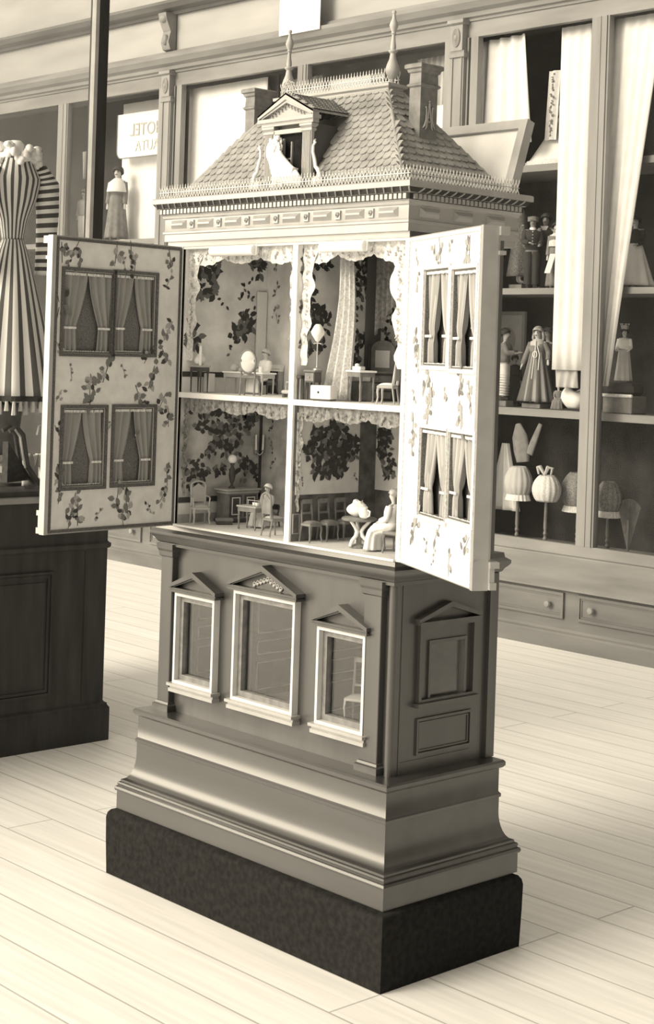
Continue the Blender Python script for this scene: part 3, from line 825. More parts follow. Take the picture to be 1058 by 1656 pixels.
# ------------------------------------------------------------------ the two open doors
def curtain_window(door, fr, a0, a1, b0, b1, light, mc, T):
    """recessed window: braid frame, net behind, tied-back silk curtains with lace bands"""
    m = MB(); fframe(m, fr, a0 - .010, a1 + .010, b0 - .010, b1 + .010, .009, 0, .005)
    m2 = hb(m, 'window_braid', light[2], door)
    m = MB(); fbox(m, fr, a0, a1, b0, b1, -T + .002, -T + .004); fframe(m, fr, a0, a1, b0, b1, .004, -T + .004, -.001)
    hb(m, 'window_net', M_NET, door)
    W = a1 - a0; Hh = b1 - b0; tie = .68
    for s in (0, 1):
        ph = random.uniform(0, 6); sl = random.uniform(-.04, .04)
        def fn(u, v, s=s):
            hw = W * .5
            if v < tie: k = 1.0 - (1 - .56 + sl) * (v / tie) ** 1.6
            else: k = .56 - sl + .06 * ((v - tie) / (1 - tie))
            a = hw * k * u
            h = -T * .40 + (min(.0085, T * .24) * (1 - .45 * math.exp(-((v - tie) / .05) ** 2))) * math.sin(u * 19 + ph + 1.2 * v + .5 * math.sin(u * 7 + ph))
            return fr.at(a0 + a if s == 0 else a1 - a, b1 - Hh * v, h)
        m = MB(); m.grid(26, 22, fn); hb(m, 'curtain', mc, door, smooth=80, solid=.0008)
    for (zz, t) in ((b1 - .004, .007), (b0 + .006, .006)):
        m = MB(); m.grid(40, 3, lambda u, v: fr.at(a0 + W * u, zz - t * v + .0012 * math.sin(u * 120), -.003 + .0015 * math.sin(u * 90)), 0)
        hb(m, 'lace_band', M_LACE, door, solid=.0006)
    for s in (0, 1):
        k = .56; m = MB()
        m.grid(14, 3, lambda u, v, s=s: fr.at((a0 + W * .5 * k * u) if s == 0 else (a1 - W * .5 * k * u), b1 - Hh * tie - .006 * v, -.002 + .0015 * math.sin(u * 50)), 0)
        hb(m, 'lace_tie', M_LACE, door, solid=.0006)

def house_door(hinge, d, sgn, z0, z1, wpx, sprays, paper, light, mc, label, T=.036):
    d = Vector((d[0], d[1], 0)); Wd = d.length; d.normalize()
    u = d if sgn < 0 else -d                     # so that the normal looks out of the papered face
    fr = Fr((hinge[0], hinge[1], 0), u)
    A = (0, Wd) if sgn < 0 else (-Wd, 0)
    holes = []
    for q in wpx:
        c = [fr.px(p) for p in q]                # two opposite corners
        holes.append((min(c[0][0], c[1][0]) + .008, max(c[0][0], c[1][0]) - .008, min(c[0][1], c[1][1]) + .008, max(c[0][1], c[1][1]) - .008))
    m = MB(); fwall(m, fr, A[0], A[1], z0, z1, holes, -T, -.002)
    far = A[1] if sgn < 0 else A[0]
    # pilaster with cap and base on the outer face, at the free edge
    s = -1 if sgn < 0 else 1
    x0, x1 = sorted((far + s * .001, far + s * .055))
    fbox(m, fr, x0, x1, z0 + .02, z1 - .02, -T - .004, -T)
    e0, e1 = sorted((far - s * (.010 if sgn < 0 else -.001), far + s * .06))
    fbox(m, fr, e0, e1, z1 - .022, z1 - .002, -T - .022, -T); fbox(m, fr, e0 + .004, e1 - .004, z1 - .065, z1 - .056, -T - .016, -T)
    fbox(m, fr, e0, e1, z0 + .002, z0 + .018, -T - .016, -T); fbox(m, fr, e0 + .003, e1 - .003, z0 + .018, z0 + .05, -T - .012, -T)
    fbox(m, fr, e0 + .005, e1, z0 + .050, z0 + .064, -T - .022, -T)
    dr = hb(m, 'door', [M_STONE]); dr['label'] = label
    m = MB(); t = .012
    edge = (A[0] + .014, A[1]) if sgn > 0 else (A[0], A[1] - .014)
    fwall(m, fr, edge[0], edge[1], z0 + .006, z1 - .006, holes, -.002, 0, 0)
    fr.lim = (edge[0] + .012, edge[1] - .012, z0 + .018, z1 - .018)
    for (x, y, sz, n) in sprays:
        a, b = fr.px((x, y)); sprig(m, fr, a, b, sz * 1.25, n + 1, light[1])
    random.seed(len(sprays))
    hb(m, 'flowered_lining', [paper, *light[0]], dr)
    m = MB(); fframe(m, fr, edge[0], edge[1], z0 + .004, z1 - .004, .008, 0, .003); hb(m, 'braid_edging', light[2], dr)
    if True:
        m = MB(); fbox(m, fr, A[0] if sgn > 0 else A[1] - .014, A[0] + .013 if sgn > 0 else A[1], z0, z1, -.002, .002); hb(m, 'edge_strip', M_STONE, dr)
    fr.lim = None
    for hl in holes: curtain_window(dr, fr, *hl, light, mc, T)
    return dr
lp = [((101, 432), (183, 577)), ((184, 437), (251, 577)), ((99, 656), (169, 789)), ((182, 655), (248, 784))]
ls = [(100, 408, .045, 7), (122, 402, .04, 7), (112, 425, .02, 3), (188, 408, .05, 8), (212, 405, .045, 8), (200, 425, .03, 4), (275, 415, .045, 7), (128, 424, .04, 5), (218, 431, .04, 5), (273, 455, .035, 5),
      (92, 470, .05, 6), (92, 515, .05, 7), (272, 535, .05, 8), (265, 570, .05, 8), (240, 575, .045, 6), (94, 560, .035, 5), (115, 603, .025, 3), (172, 600, .055, 9), (150, 622, .05, 8), (200, 600, .025, 3), (245, 610, .055, 8), (225, 640, .055, 9), (145, 638, .05, 8), (262, 650, .05, 8), (272, 675, .045, 7),
      (95, 640, .03, 3), (94, 700, .04, 6), (94, 770, .045, 6), (270, 770, .045, 7), (264, 800, .04, 6), (95, 800, .04, 6), (118, 815, .05, 7), (125, 832, .05, 8), (112, 845, .04, 6), (190, 800, .05, 8), (205, 820, .055, 9), (198, 840, .04, 6), (158, 832, .028, 4), (242, 822, .028, 4), (220, 705, .02, 3), (176, 690, .02, 3)]
house_door((-.990, .082), (.040, -.468), 1, 1.036, 1.846, lp, ls, M_PAPER, ((M_LEAF, M_LEAFM, M_LEAFL), (1, 2, 2, 3), M_TRIM), M_CURT, 'left door lined with grey-cream flowered paper', T=.018)
rp = [((687, 432), (725, 598)), ((732, 431), (770, 604)), ((680, 686), (722, 850)), ((726, 693), (766, 856))]
rs = [(712, 405, .05, 7), (705, 412, .04, 5), (760, 402, .05, 7), (755, 410, .04, 5), (730, 395, .03, 3), (675, 420, .03, 3), (675, 455, .035, 4), (675, 560, .05, 6), (675, 580, .04, 5), (690, 618, .05, 7), (698, 640, .05, 7), (745, 620, .045, 7), (720, 640, .03, 4), (760, 640, .045, 6), (692, 672, .05, 8), (745, 672, .055, 8), (668, 695, .05, 6), (668, 720, .04, 5), (675, 830, .05, 6), (670, 855, .05, 6), (708, 860, .045, 5), (755, 880, .045, 5), (726, 915, .04, 5), (690, 885, .03, 3), (765, 915, .04, 4), (702, 900, .025, 3), (765, 520, .02, 2), (670, 640, .03, 4)]
house_door((-.062, .080), (.428, -.200), -1, 1.036, 1.846, rp, rs, M_PAPERW, ((M_LEAFM, M_LEAFL, M_PAPER), (1, 2, 2), M_LACE), M_CURTL, 'right door lined with bright cream flowered paper')

# ================================================================== MINIATURE FURNITURE (each a thing on a room floor)
ZU = ZM1 + .0012; ZL = ZF + .0012; ZS = .5594
def ax(px, x, z): p = onx((px, 600), x); return (x, p.y, z)
def at_(px, y, z): p = ony(px, y); return (p.x, y, z)
def taper_leg(m, x, y, h, r=.0028, turned=False):
    if turned: m.lathe([(r * .7, 0), (r * 1.1, h * .06), (r * .7, h * .12), (r * .8, h * .4), (r * 1.3, h * .55), (r * .8, h * .68), (r * 1.2, h * .8), (r * 1.2, h)], (x, y, 0), 8)
    else: m.lathe([(r * .55, 0), (r * .6, h * .1), (r * .75, h * .5), (r * 1.15, h * .85), (r * 1.15, h)], (x, y, 0), 6)
def cabriole(m, x, y, h, dx, dy, r=.003):
    m.tube([(x, y, h), (x + dx * .5, y + dy * .5, h * .78), (x + dx * .2, y + dy * .2, h * .4), (x + dx * .9, y + dy * .9, 0)], [r * 1.3, r * 1.1, r * .75, r * .9], 6)

def chair(label, loc, rz, w=.044, d=.042, sh=.052, h=.118, wood=M_FURN, seatm=M_CLOTHG, back='rails', arms=False, group=None):
    t = thing('doll_chair' if not arms else 'doll_armchair', label, 'chair', loc, rz, group)
    hx, hy = w / 2, d / 2
    m = MB(); m.bbox(-hx, hx, -hy, hy, sh - .008, sh, .002); m.build('seat_frame', wood, t)
    m = MB(); m.grid(9, 9, lambda u, v: (-hx + .002 + (w - .004) * u, -hy + .002 + (d - .004) * v, sh + .0005 + .006 * (1 - (2 * u - 1) ** 4) * (1 - (2 * v - 1) ** 4))); m.build('seat', seatm, t, smooth=80)
    for sx in (-1, 1):
        m = MB(); cabriole(m, sx * (hx - .004), -hy + .004, sh - .006, sx * .004, -.004); m.build('leg', wood, t, smooth=60)
        m = MB(); m.tube([(sx * (hx - .003), hy + .004, 0), (sx * (hx - .004), hy - .003, sh), (sx * (hx - .005), hy + .004, h * .8 if back == 'oval' else h - .004)], [.0022, .003, .0024], 6); m.build('leg', wood, t, smooth=60)
    m = MB()
    if back == 'oval':
        n = 20; c = sh + (h - sh) * .56; ra, rb = hx - .001, (h - sh) * .46
        pts = []
        for k in range(n + 1):
            g = 2 * PI * k / n; pts.append((ra * math.cos(g), hy + .003, c + rb * math.sin(g) * (1.0 if math.sin(g) < 0 else 1.0)))
        m.tube(pts, .0032, 6); b = m.build('backrest', wood, t, smooth=60)
        m = MB(); m.lathe([(.001, -.002), (ra * .9, -.002), (ra * .95, 0), (ra * .9, .003), (.001, .004)], (0, hy + .003, c), 20, sx=1, sy=rb / ra, rot=Matrix.Rotation(PI / 2, 3, 'X')); m.build('back_pad', M_PAPER if seatm != M_CLOTHG else M_CLOTHG, b, smooth=60)
    elif back == 'arch':
        pts = [(-hx + .005, hy, sh)] + [(-hx * .9 * math.cos(g), hy + .004, h - .016 + .016 * math.sin(g)) for g in [PI * k / 10 for k in range(11)]] + [(hx - .005, hy, sh)]
        m.tube(pts, .003, 6); m.prism([(-hx + .006, sh + .012), (hx - .006, sh + .012), (hx - .006, h - .020), (0, h - .006), (-hx + .006, h - .020)], (0, hy + .001, 0), (1, 0, 0), (0, 0, 1), (0, .003, 0))
        m.build('backrest', wood, t, smooth=40)
    else:
        m.box(-hx + .004, hx - .004, hy + .001, hy + .005, h - .014, h - .002); m.box(-hx + .004, hx - .004, hy - .001, hy + .003, sh + .022, sh + .028)
        for sx in (-1, 1): m.box(sx * (hx - .006) - .002, sx * (hx - .006) + .002, hy, hy + .004, sh + .02, h - .002)
        m.build('backrest', wood, t)
    if arms:
        for sx in (-1, 1):
            m = MB(); m.tube([(sx * (hx - .003), hy, sh + .030), (sx * (hx + .002), 0, sh + .028), (sx * hx, -hy + .010, sh + .026), (sx * (hx - .002), -hy + .012, sh)], .0024, 6); m.build('armrest', wood, t, smooth=60)
    return t
def table(label, loc, rz, w, d, h, wood=M_FURN, top=None, turned=False, overhang=.004, group=None, apron=.012):
    t = thing('doll_table', label, 'table', loc, rz, group)
    m = MB(); m.bbox(-w / 2, w / 2, -d / 2, d / 2, h - .005, h, .0018); m.build('tabletop', top or wood, t)
    a, b = w / 2 - overhang, d / 2 - overhang
    m = MB(); m.frame((0, 0, h - .005 - apron), (1, 0, 0), (0, 1, 0), (0, 0, apron), -a, a, -b, b, .004); m.build('apron', wood, t)
    for sx in (-1, 1):
        for sy in (-1, 1):
            m = MB(); taper_leg(m, sx * (a - .003), sy * (b - .003), h - .007, .003, turned); m.build('leg', wood, t, smooth=40)
    return t
def simple(name, mesh, mats, label, cat, loc, rz=0, group=None, **k):
    o = mesh.build(name, mats, None, **k); o.location = loc; o.rotation_euler = (0, 0, rz); return tag(o, label, cat, group)

# ---- people made of one continuous skin
def skin_mesh(name, joints, edges, material, parent, loc=None, sub=1, smooth=True):
    me = bpy.data.meshes.new(name)
    names = list(joints); me.from_pydata([joints[k][0] for k in names], [(names.index(a), names.index(b)) for a, b in edges], [])
    ob = bpy.data.objects.new(name, me); COL.objects.link(ob)
    md = ob.modifiers.new('skin', 'SKIN'); md.use_smooth_shade = True
    if not me.skin_vertices: 
        bm = bmesh.new(); bm.from_mesh(me); bm.verts.layers.skin.verify(); bm.to_mesh(me); bm.free()
    for i, k in enumerate(names):
        r = joints[k][1]; me.skin_vertices[0].data[i].radius = (r, r) if not isinstance(r, tuple) else r
        me.skin_vertices[0].data[i].use_root = (i == 0)
    if sub:
        ss = ob.modifiers.new('round', 'SUBSURF'); ss.levels = sub; ss.render_levels = sub
    dg = bpy.context.evaluated_depsgraph_get(); dg.update()
    new = bpy.data.meshes.new_from_object(ob.evaluated_get(dg))
    ob.modifiers.clear(); ob.data = new; new.name = name
    new.materials.clear(); new.materials.append(material)
    for p in new.polygons: p.use_smooth = True
    if parent is not None: ob.parent = parent
    return ob
def sm(a, b, t): return tuple(x + (y - x) * t for x, y in zip(a, b))
def body(parent, S, material, armL, armR, lean=(0, 0), legs='stand', head=(0, 0), thin=1.0):
    """one doll body of height S facing -Y. armX: list of elbow and hand offsets from the shoulder (in S). lean: shift of the chest. head: shift of the head."""
    J = {}; E = []
    def add(k, p, r, to=None):
        J[k] = (tuple(c * S for c in p), r * S)
        if to: E.append((to, k))
    z0 = .50 if legs != 'sit' else .28
    lx, ly = lean
    add('pelvis', (0, 0, z0), .075 * thin); add('waist', (lx * .4, ly * .4, z0 + .12), .066 * thin, 'pelvis'); add('chest', (lx * .8, ly * .8, z0 + .24), .082 * thin, 'waist')
    add('neckb', (lx, ly, z0 + .325), .034, 'chest'); hx, hy = lx + head[0], ly + head[1]
    add('neck', (lx + head[0] * .3, ly + head[1] * .3, z0 + .355), .030, 'neckb'); add('jaw', (hx, hy - .010, z0 + .395), .048, 'neck'); add('face', (hx, hy - .004, z0 + .435), .062, 'jaw'); add('crown', (hx, hy + .006, z0 + .475), .048, 'face')
    add('nose', (hx, hy - .072, z0 + .425), .009, 'face')
    for s, arm, n in ((-1, armL, 'L'), (1, armR, 'R')):
        sh = (lx + s * .098, ly, z0 + .300)
        add('sh' + n, sh, .034, 'chest')
        e = tuple(a + b for a, b in zip(sh, arm[0])); h = tuple(a + b for a, b in zip(sh, arm[1]))
        add('el' + n, e, .024, 'sh' + n); add('wr' + n, h, .016, 'el' + n)
        d = Vector(h) - Vector(e); d.normalize(); side = d.cross(Vector((0, 0, 1)))
        if side.length < .1: side = Vector((1, 0, 0))
        side.normalize()
        pc = Vector(h) + d * .030; add('pa' + n, tuple(pc), .019, 'wr' + n)
        for q, (o, l) in enumerate(((-.013, .026), (-.005, .032), (.004, .030), (.012, .024))):
            f1 = pc + d * (l * .55) + side * o; f2 = f1 + d * (l * .5) + Vector((0, 0, -.006)); add('f%d%s' % (q, n), tuple(f1), .0055, 'pa' + n); add('g%d%s' % (q, n), tuple(f2), .0045, 'f%d%s' % (q, n))
        th = pc + side * (-.022) + d * .006; add('th' + n, tuple(th), .0058, 'pa' + n)
        if legs == 'stand':
            add('hip' + n, (s * .048, 0, z0 - .05), .058 * thin, 'pelvis'); add('kn' + n, (s * .050, -.006, .27), .038, 'hip' + n); add('an' + n, (s * .050, .006, .045), .022, 'kn' + n); add('to' + n, (s * .058, -.075, .016), .018, 'an' + n)
        else:
            add('hip' + n, (s * .05, -.03, z0 - .01), .056 * thin, 'pelvis'); add('kn' + n, (s * .055, -.235, z0), .038, 'hip' + n); add('an' + n, (s * .055, -.23, .04), .022, 'kn' + n); add('to' + n, (s * .058, -.30, .018), .018, 'an' + n)
    return skin_mesh('body', J, E, material, parent), J
def skirt(parent, name, S, zt, zb, rt, rb, m, folds=9, amp=.08, c=(0, 0), sy=.85, uvs=None, curve=1.0, hem=None):
    mb = MB(); ph = random.uniform(0, 6)
    def fn(u, v):
        g = 2 * PI * u; r = (rt + (rb - rt) * v ** curve) * (1 + amp * v * math.sin(folds * g + ph))
        return ((c[0] * (1 - v) + r * math.cos(g)) * S, (c[1] * (1 - v) + r * sy * math.sin(g)) * S, (zt + (zb - zt) * v) * S)
    mb.grid(72, 14, fn, 0, wrap=True, uvs=uvs)
    o = mb.build(name, m, parent, smooth=70, solid=.006 * S)
    return o
def sleeve(parent, J, n, S, m, r0=.046, r1=.034, upto=1.0, puff=0.0):
    p = [Vector(J['sh' + n][0]), Vector(J['el' + n][0]), Vector(J['wr' + n][0])]
    pts = []; rs = []
    for k in range(13):
        t = k / 12 * upto; q = p[0].lerp(p[1], t * 2) if t < .5 else p[1].lerp(p[2], t * 2 - 1)
        pts.append(q); rs.append(((r0 + (r1 - r0) * t) + puff * math.sin(PI * min(1, t * 2.2)) * .5) * S)
    mb = MB(); mb.tube(pts, rs, 10); return mb.build('sleeve', m, parent, smooth=60)
def bodice(parent, J, S, m, grow=1.16, name='bodice', low=.0):
    a = Vector(J['pelvis'][0]); w = Vector(J['waist'][0]); c = Vector(J['chest'][0]); nb = Vector(J['neckb'][0])
    mb = MB(); pr = [(a.lerp(w, .3 - low), .078), (w, .074), (w.lerp(c, .5), .082), (c, .098), (c.lerp(nb, .5), .092), (c.lerp(nb, .85), .055), (nb, .040)]
    n = 20; vs = []
    for p, r in pr:
        for k in range(n):
            g = 2 * PI * k / n; vs.append((p.x + r * grow * S * 1.12 * math.cos(g), p.y + r * grow * S * .86 * math.sin(g), p.z))
    fs = [(i * n + k, i * n + (k + 1) % n, (i + 1) * n + (k + 1) % n, (i + 1) * n + k) for i in range(len(pr) - 1) for k in range(n)]
    mb.add(vs, fs); return mb.build(name, m, parent, smooth=70, solid=.004 * S)
def hair(parent, J, S, m, long=0.0, up=.0, vol=1.0):
    f = Vector(J['face'][0]); mb = MB()
    def fn(u, v):
        g = 2 * PI * u; t = v * PI * .62
        back = .5 + .5 * math.sin(g)
        t = t * (.62 + .5 * back)
        r = .074 * S * vol * (1 + .05 * math.sin(g * 9 + v * 9))
        return (f.x + r * math.sin(t) * math.cos(g), f.y + .008 * S + r * 1.08 * math.sin(t) * math.sin(g), f.z + .012 * S + r * 1.05 * math.cos(t) + up * S)
    mb.grid(28, 10, fn, 0, wrap=True)
    if long > 0:
        for k in range(15):
            g = PI * (k / 14); x = f.x + .066 * S * math.cos(g); y = f.y + .012 * S + .066 * S * math.sin(g)
            mb.tube([(x, y, f.z + .02 * S), (x * 1.0 + .014 * S * math.cos(g), y + .014 * S * math.sin(g), f.z - long * S * .5), (x, y + .004 * S, f.z - long * S)], [.016 * S, .02 * S, .009 * S], 6)
    return mb.build('hair', m, parent, smooth=70, solid=.006 * S)
def face(parent, J, S):
    f = Vector(J['face'][0]); mb = MB()
    for s in (-1, 1):
        mb.ball((f.x + s * .024 * S, f.y - .058 * S, f.z + .006 * S), (.009 * S, .006 * S, .007 * S), 0, 8, 6)
        mb.tube([(f.x + s * .012 * S, f.y - .062 * S, f.z + .022 * S), (f.x + s * .026 * S, f.y - .060 * S, f.z + .026 * S), (f.x + s * .036 * S, f.y - .054 * S, f.z + .020 * S)], .003 * S, 4)
    mb.tube([(f.x - .016 * S, f.y - .058 * S, f.z - .034 * S), (f.x, f.y - .062 * S, f.z - .036 * S), (f.x + .016 * S, f.y - .058 * S, f.z - .034 * S)], .004 * S, 5)
    return mb.build('face_paint', M_HAIRD, parent)
DOWN = ((-.02, .0, -.16), (-.03, -.03, -.31)); DOWNR = ((.02, .0, -.16), (.03, -.03, -.31))
FWD = ((-.03, -.02, -.15), (.0, -.15, -.20)); FWDR = ((.03, -.02, -.15), (.0, -.15, -.20))

# ---------------- upper left room
chair('oval-backed doll chair seen from behind, beside the white-clothed table', at_((404, 634), .125, ZU), R_(212), .048, .044, .056, .126, M_FURN, M_PAPER, 'oval')
TB = at_((402, 634), .215, ZU)
table('long light doll table laid with white cloth in the upper left room', TB, R_(4), .170, .058, .064, M_PALE, M_CLOTH)
m = MB(); m.lathe([(.004, 0), (.012, .004), (.015, .012), (.010, .018), (.003, .022)], (0, 0, 0), 12)
simple('teapot', m, M_CLOTHG, 'small grey teapot at the left end of the long table, upper left room', 'teapot', (TB[0] - .052, TB[1] - .010, ZU + .0642))
m = MB(); m.lathe([(.005, 0), (.011, .003), (.012, .010), (.010, .010)], (0, 0, 0), 12)
simple('bowl', m, M_PALE, 'little bowl near the oval-backed chair on the long table', 'bowl', (TB[0] - .018, TB[1] - .010, ZU + .0642))
m = MB(); m.lathe([(.007, 0), (.007, .016), (.008, .017)], (0, 0, 0), 10)
simple('mug', m, M_WHITE, 'white mug on the right end of the long table, upper left room', 'mug', (TB[0] + .058, TB[1] - .004, ZU + .0642))
def seated_doll(label, loc, rz, S, dress, hairm, name='seated_doll'):
    t = thing(name, label, 'doll', loc, rz)
    b, J = body(t, S, M_SKIN, FWD, FWDR, legs='sit')
    face(t, J, S); bodice(t, J, S, dress)
    for n in 'LR': sleeve(t, J, n, S, dress, .05, .036, .92, .02)
    mb = MB(); ph = random.random() * 6
    path = [(0.01, .40, .085, .075), (-.01, .35, .115, .10), (-.07, .315, .145, .095), (-.16, .295, .155, .085), (-.235, .262, .16, .085), (-.262, .19, .165, .085), (-.268, .11, .175, .09), (-.272, .02, .19, .10)]
    def fn(u, v):
        t_ = v * (len(path) - 1); i = min(len(path) - 2, int(t_)); f = t_ - i
        y, z, rx, rd = (p + (q - p) * f for p, q in zip(path[i], path[i + 1]))
        ty, tz = path[i + 1][0] - path[i][0], path[i + 1][1] - path[i][1]; L = math.hypot(ty, tz)
        ny, nz = -tz / L, ty / L; g = 2 * PI * u; w = 1 + .09 * v * math.sin(9 * g + ph)
        return (rx * w * math.cos(g) * S, (y + ny * rd * w * math.sin(g)) * S, max(z + nz * rd * w * math.sin(g), .012) * S)
    mb.grid(60, 26, fn, 0, wrap=True); mb.build('skirt', dress, t, smooth=70, solid=.004 * S)
    hair(t, J, S, hairm)
    return t
seated_doll('white-dressed pale-haired doll sitting behind the long table, upper left room', (TB[0] - .018, .292, ZU), R_(-8), .165, M_CLOTH, M_CLOTHG)
chair('low stool-like doll chair under the seated white doll', (TB[0] - .018, .305, ZU), R_(-8), .040, .036, .034, .060, M_FURND, M_MDCL)
# side table by the left wall with a round white pot
table('narrow dark doll side table against the left wall, upper left room', ax(323, -.945, ZU), R_(0), .058, .040, .078, M_FURND, M_PALE)
p = ax(323, -.945, ZU)
m = MB(); m.lathe([(.006, 0), (.014, .006), (.017, .016), (.012, .026), (.008, .030), (.010, .033)], (0, 0, 0), 14)
simple('vase', m, M_WHITE, 'round white pot on the narrow side table, upper left room', 'vase', (p[0], p[1], ZU + .0782), smooth=50)
m = MB(); m.lathe([(.004, 0), (.004, .050), (.002, .058)], (0, 0, 0), 8)
simple('candle', m, M_WHITE, 'white candle standing beside the round pot', 'candle', (p[0] + .018, p[1] - .0125, ZU + .0782))
# blocks under the side table
m = MB(); m.bbox(-.013, .013, -.012, .012, 0, .055, .002)
simple('box', m, M_WHITE, 'white box standing left of the narrow side table', 'box', (XL + .018, .180, ZU))
t = thing('footstool', 'long padded footstool with open wire back at right of upper left room', 'footstool', (-.568, .160, ZU), R_(20))
m = MB(); m.bbox(-.034, .034, -.012, .012, .010, .020, .003); m.build('cushion', M_CLOTHG, t)
for sx in (-1, 1):
    m = MB(); m.box(sx * .028 - .003, sx * .028 + .003, -.010, .010, 0, .010); m.build('foot', M_FURND, t)
m = MB(); m.tube([(-.030, .008, .018), (-.030, .010, .042), (.030, .010, .042), (.030, .008, .018)], .0022, 6); m.build('back_rail', M_PALE, t)
# fireplace on the back wall and a tall plain white panel on the left wall
t = thing('fireplace', 'white fireplace with dark opening on back wall of upper left room', 'fireplace', (-.930, YBK - .016, ZU))
m = MB(); m.box(-.040, .042, -.006, .012, .074, .086); m.box(-.036, .040, -.002, .012, .066, .074); m.build('mantel', M_WHITE, t)
for sx in (-1, 1):
    m = MB(); m.bbox(.002 + sx * .032 - .006, .002 + sx * .032 + .006, 0, .012, 0, .066, .001); m.build('jamb', M_PALE, t)
m = MB(); m.box(-.024, .028, .006, .012, 0, .066); m.build('opening', M_DKCL, t)
pa = Fr((XL + .004, 0, 0), (0, 1, 0)); a0, _ = pa.px((415, 500)); a1, _ = pa.px((430, 500))
m = MB(); m.bbox(0, .0065, a0, a1, ZU + .075, ZU + .305, .001)
o = m.build('white_panel', M_WHITE); o.location = (XL + .004, 0, 0); tag(o, 'tall plain white panel on left wall near the back corner, upper left room', 'hanging')
p = at_((437, 585), .35, ZU)
m = MB(); m.lathe([(.012, 0), (.014, .012), (.009, .040), (.004, .058), (.001, .060)], (0, 0, 0), 12)
simple('bottle', m, M_CLOTHG, 'conical grey bottle in front of the white fireplace', 'bottle', (-.905, .335, ZU), smooth=50)
# rolled blinds in the openings
for (x0, x1, lab) in ((350, 421, 'rolled white blind at the top of the upper left room'), (527, 600, 'rolled white blind at the top of the upper right room')):
    a, b = ony((x0, 405), YF - .004).x, ony((x1, 405), YF - .004).x
    m = MB(); rot = Matrix.Rotation(PI / 2, 3, 'Y'); m.lathe([(.011, 0), (.014, .003), (.0145, (b - a) - .003), (.010, b - a)], (0, 0, 0), 16, rot=rot)
    m.tube([(b - a - .0005, 0, .012), (b - a + .004, 0, .018), (b - a + .002, 0, -.012)], .0015, 5)
    simple('rolled_blind', m, M_WHITE, lab, 'blind', (a, YF - .021, ZT - .018), smooth=40)

# ---------------- upper right room
p = (-.440, .113, ZU)
t = thing('nightstand', 'dark square nightstand under the shaded lamp, upper right room', 'nightstand', p, R_(8))
m = MB(); m.bbox(-.020, .020, -.017, .017, .074, .079, .0015); m.build('top', M_FURN, t)
m = MB(); m.box(-.017, .017, -.014, .015, .046, .074); m.build('body', M_FURND, t)
m = MB(); m.box(-.015, .015, -.0155, -.014, .050, .071); d_ = m.build('drawer', M_FURN, t); m = MB(); m.ball((0, -.017, .060), .0022, 0, 6, 5); m.build('knob', M_BRASS, d_)
for sx in (-1, 1):
    for sy in (-1, 1):
        m = MB(); taper_leg(m, sx * .014, sy * .012, .047, .003); m.build('leg', M_FURND, t)
def lamp(label, loc, rz, h, globe, shade=False):
    t = thing('table_lamp', label, 'lamp', loc, rz)
    m = MB()
    if shade:
        m.lathe([(.011, 0), (.010, .004), (.003, .008), (.0018, .012), (.0018, h - .03)], (0, 0, 0), 12); m.build('stand', M_BRASS, t, smooth=40)
        m = MB(); m.lathe([(.006, h - .002), (.010, h - .006), (.019, h - .022), (.017, h - .030), (.005, h - .048), (.002, h - .050)], (0, 0, 0), 14); m.build('lamp_shade', M_GLOBE, t, smooth=50)
        m = MB(); m.tube([(-.016, 0, h - .055), (0, 0, h - .052), (.016, 0, h - .055)], .0014, 5); m.build('arm', M_BRASS, t)
    else:
        m.lathe([(.010, 0), (.009, .004), (.004, .009), (.004, .014), (.008, .024), (.0105, .040), (.008, .056), (.004, .066), (.0065, .070), (.0065, .076)], (0, 0, 0), 14); m.build('stand', M_FURND, t, smooth=40)
        m = MB(); m.ball((0, 0, .087), .0135, 0, 16, 10); m.build('globe', M_GLOBE, t, smooth=80)
    return t
lamp('tall thin lamp with white shade on the dark nightstand', (p[0] + .008, p[1] + .006, ZU + .0793), 0, .125, False, True)
q = at_((473, 640), .27, ZU)
t = thing('bench', 'small dark open stool beside the nightstand, upper right room', 'stool', (XD1 + .012, .106, ZU), 0)
m = MB(); m.bbox(-.010, .010, -.016, .016, .055, .064, .002); m.build('seat', M_FURND, t)
for sx in (-1, 1):
    for sy in (-1, 1):
        m = MB(); m.box(sx * .007 - .002, sx * .007 + .002, sy * .012 - .003, sy * .012 + .003, 0, .055); m.build('leg', M_FURN, t)
# white bed curtain falling from the canopy
m = MB(); c0 = ax(536, -.405, ZU); Y0 = c0[1] + .022
def bc(u, v):
    wd = (.022 + .055 * v ** 1.2)
    return (c0[0] + .008 + .012 * (1 - v) + (u - .5) * wd * 1.3 + .012 * math.sin(v * 4), Y0 + .012 * math.sin(u * 22 + v * 2) * (.4 + .6 * v) + .02 * (u - .5), ZT - .012 - (ZT - .014 - ZU) * v)
m.grid(40, 24, bc)
o = m.build('bed_curtain', M_LACE, None, smooth=80, solid=.001); tag(o, 'long white lace drape hanging in middle of the upper right room', 'drape')
m = MB(); f_ = Fr((0, .30, 0), (1, 0, 0))
def bc2(u, v): return (c0[0] + .020 + u * .075, Y0 + .115 + .006 * math.sin(u * 26), ZT - .012 - .23 * v * (1 - .35 * u))
m.grid(30, 12, bc2)
o = m.build('bed_curtain', M_LACEG, None, smooth=80, solid=.001); tag(o, 'shorter greyish lace drape right of the long white one', 'drape')
m = MB(); m.bbox(-.030, .030, -.020, .020, .004, .040, .0015); 
t = thing('chest', 'white low chest with dark keyhole at foot of the white drape', 'chest', (ax(541, -.385, ZU)[0], ax(541, -.385, ZU)[1] - .036, ZU), R_(20))
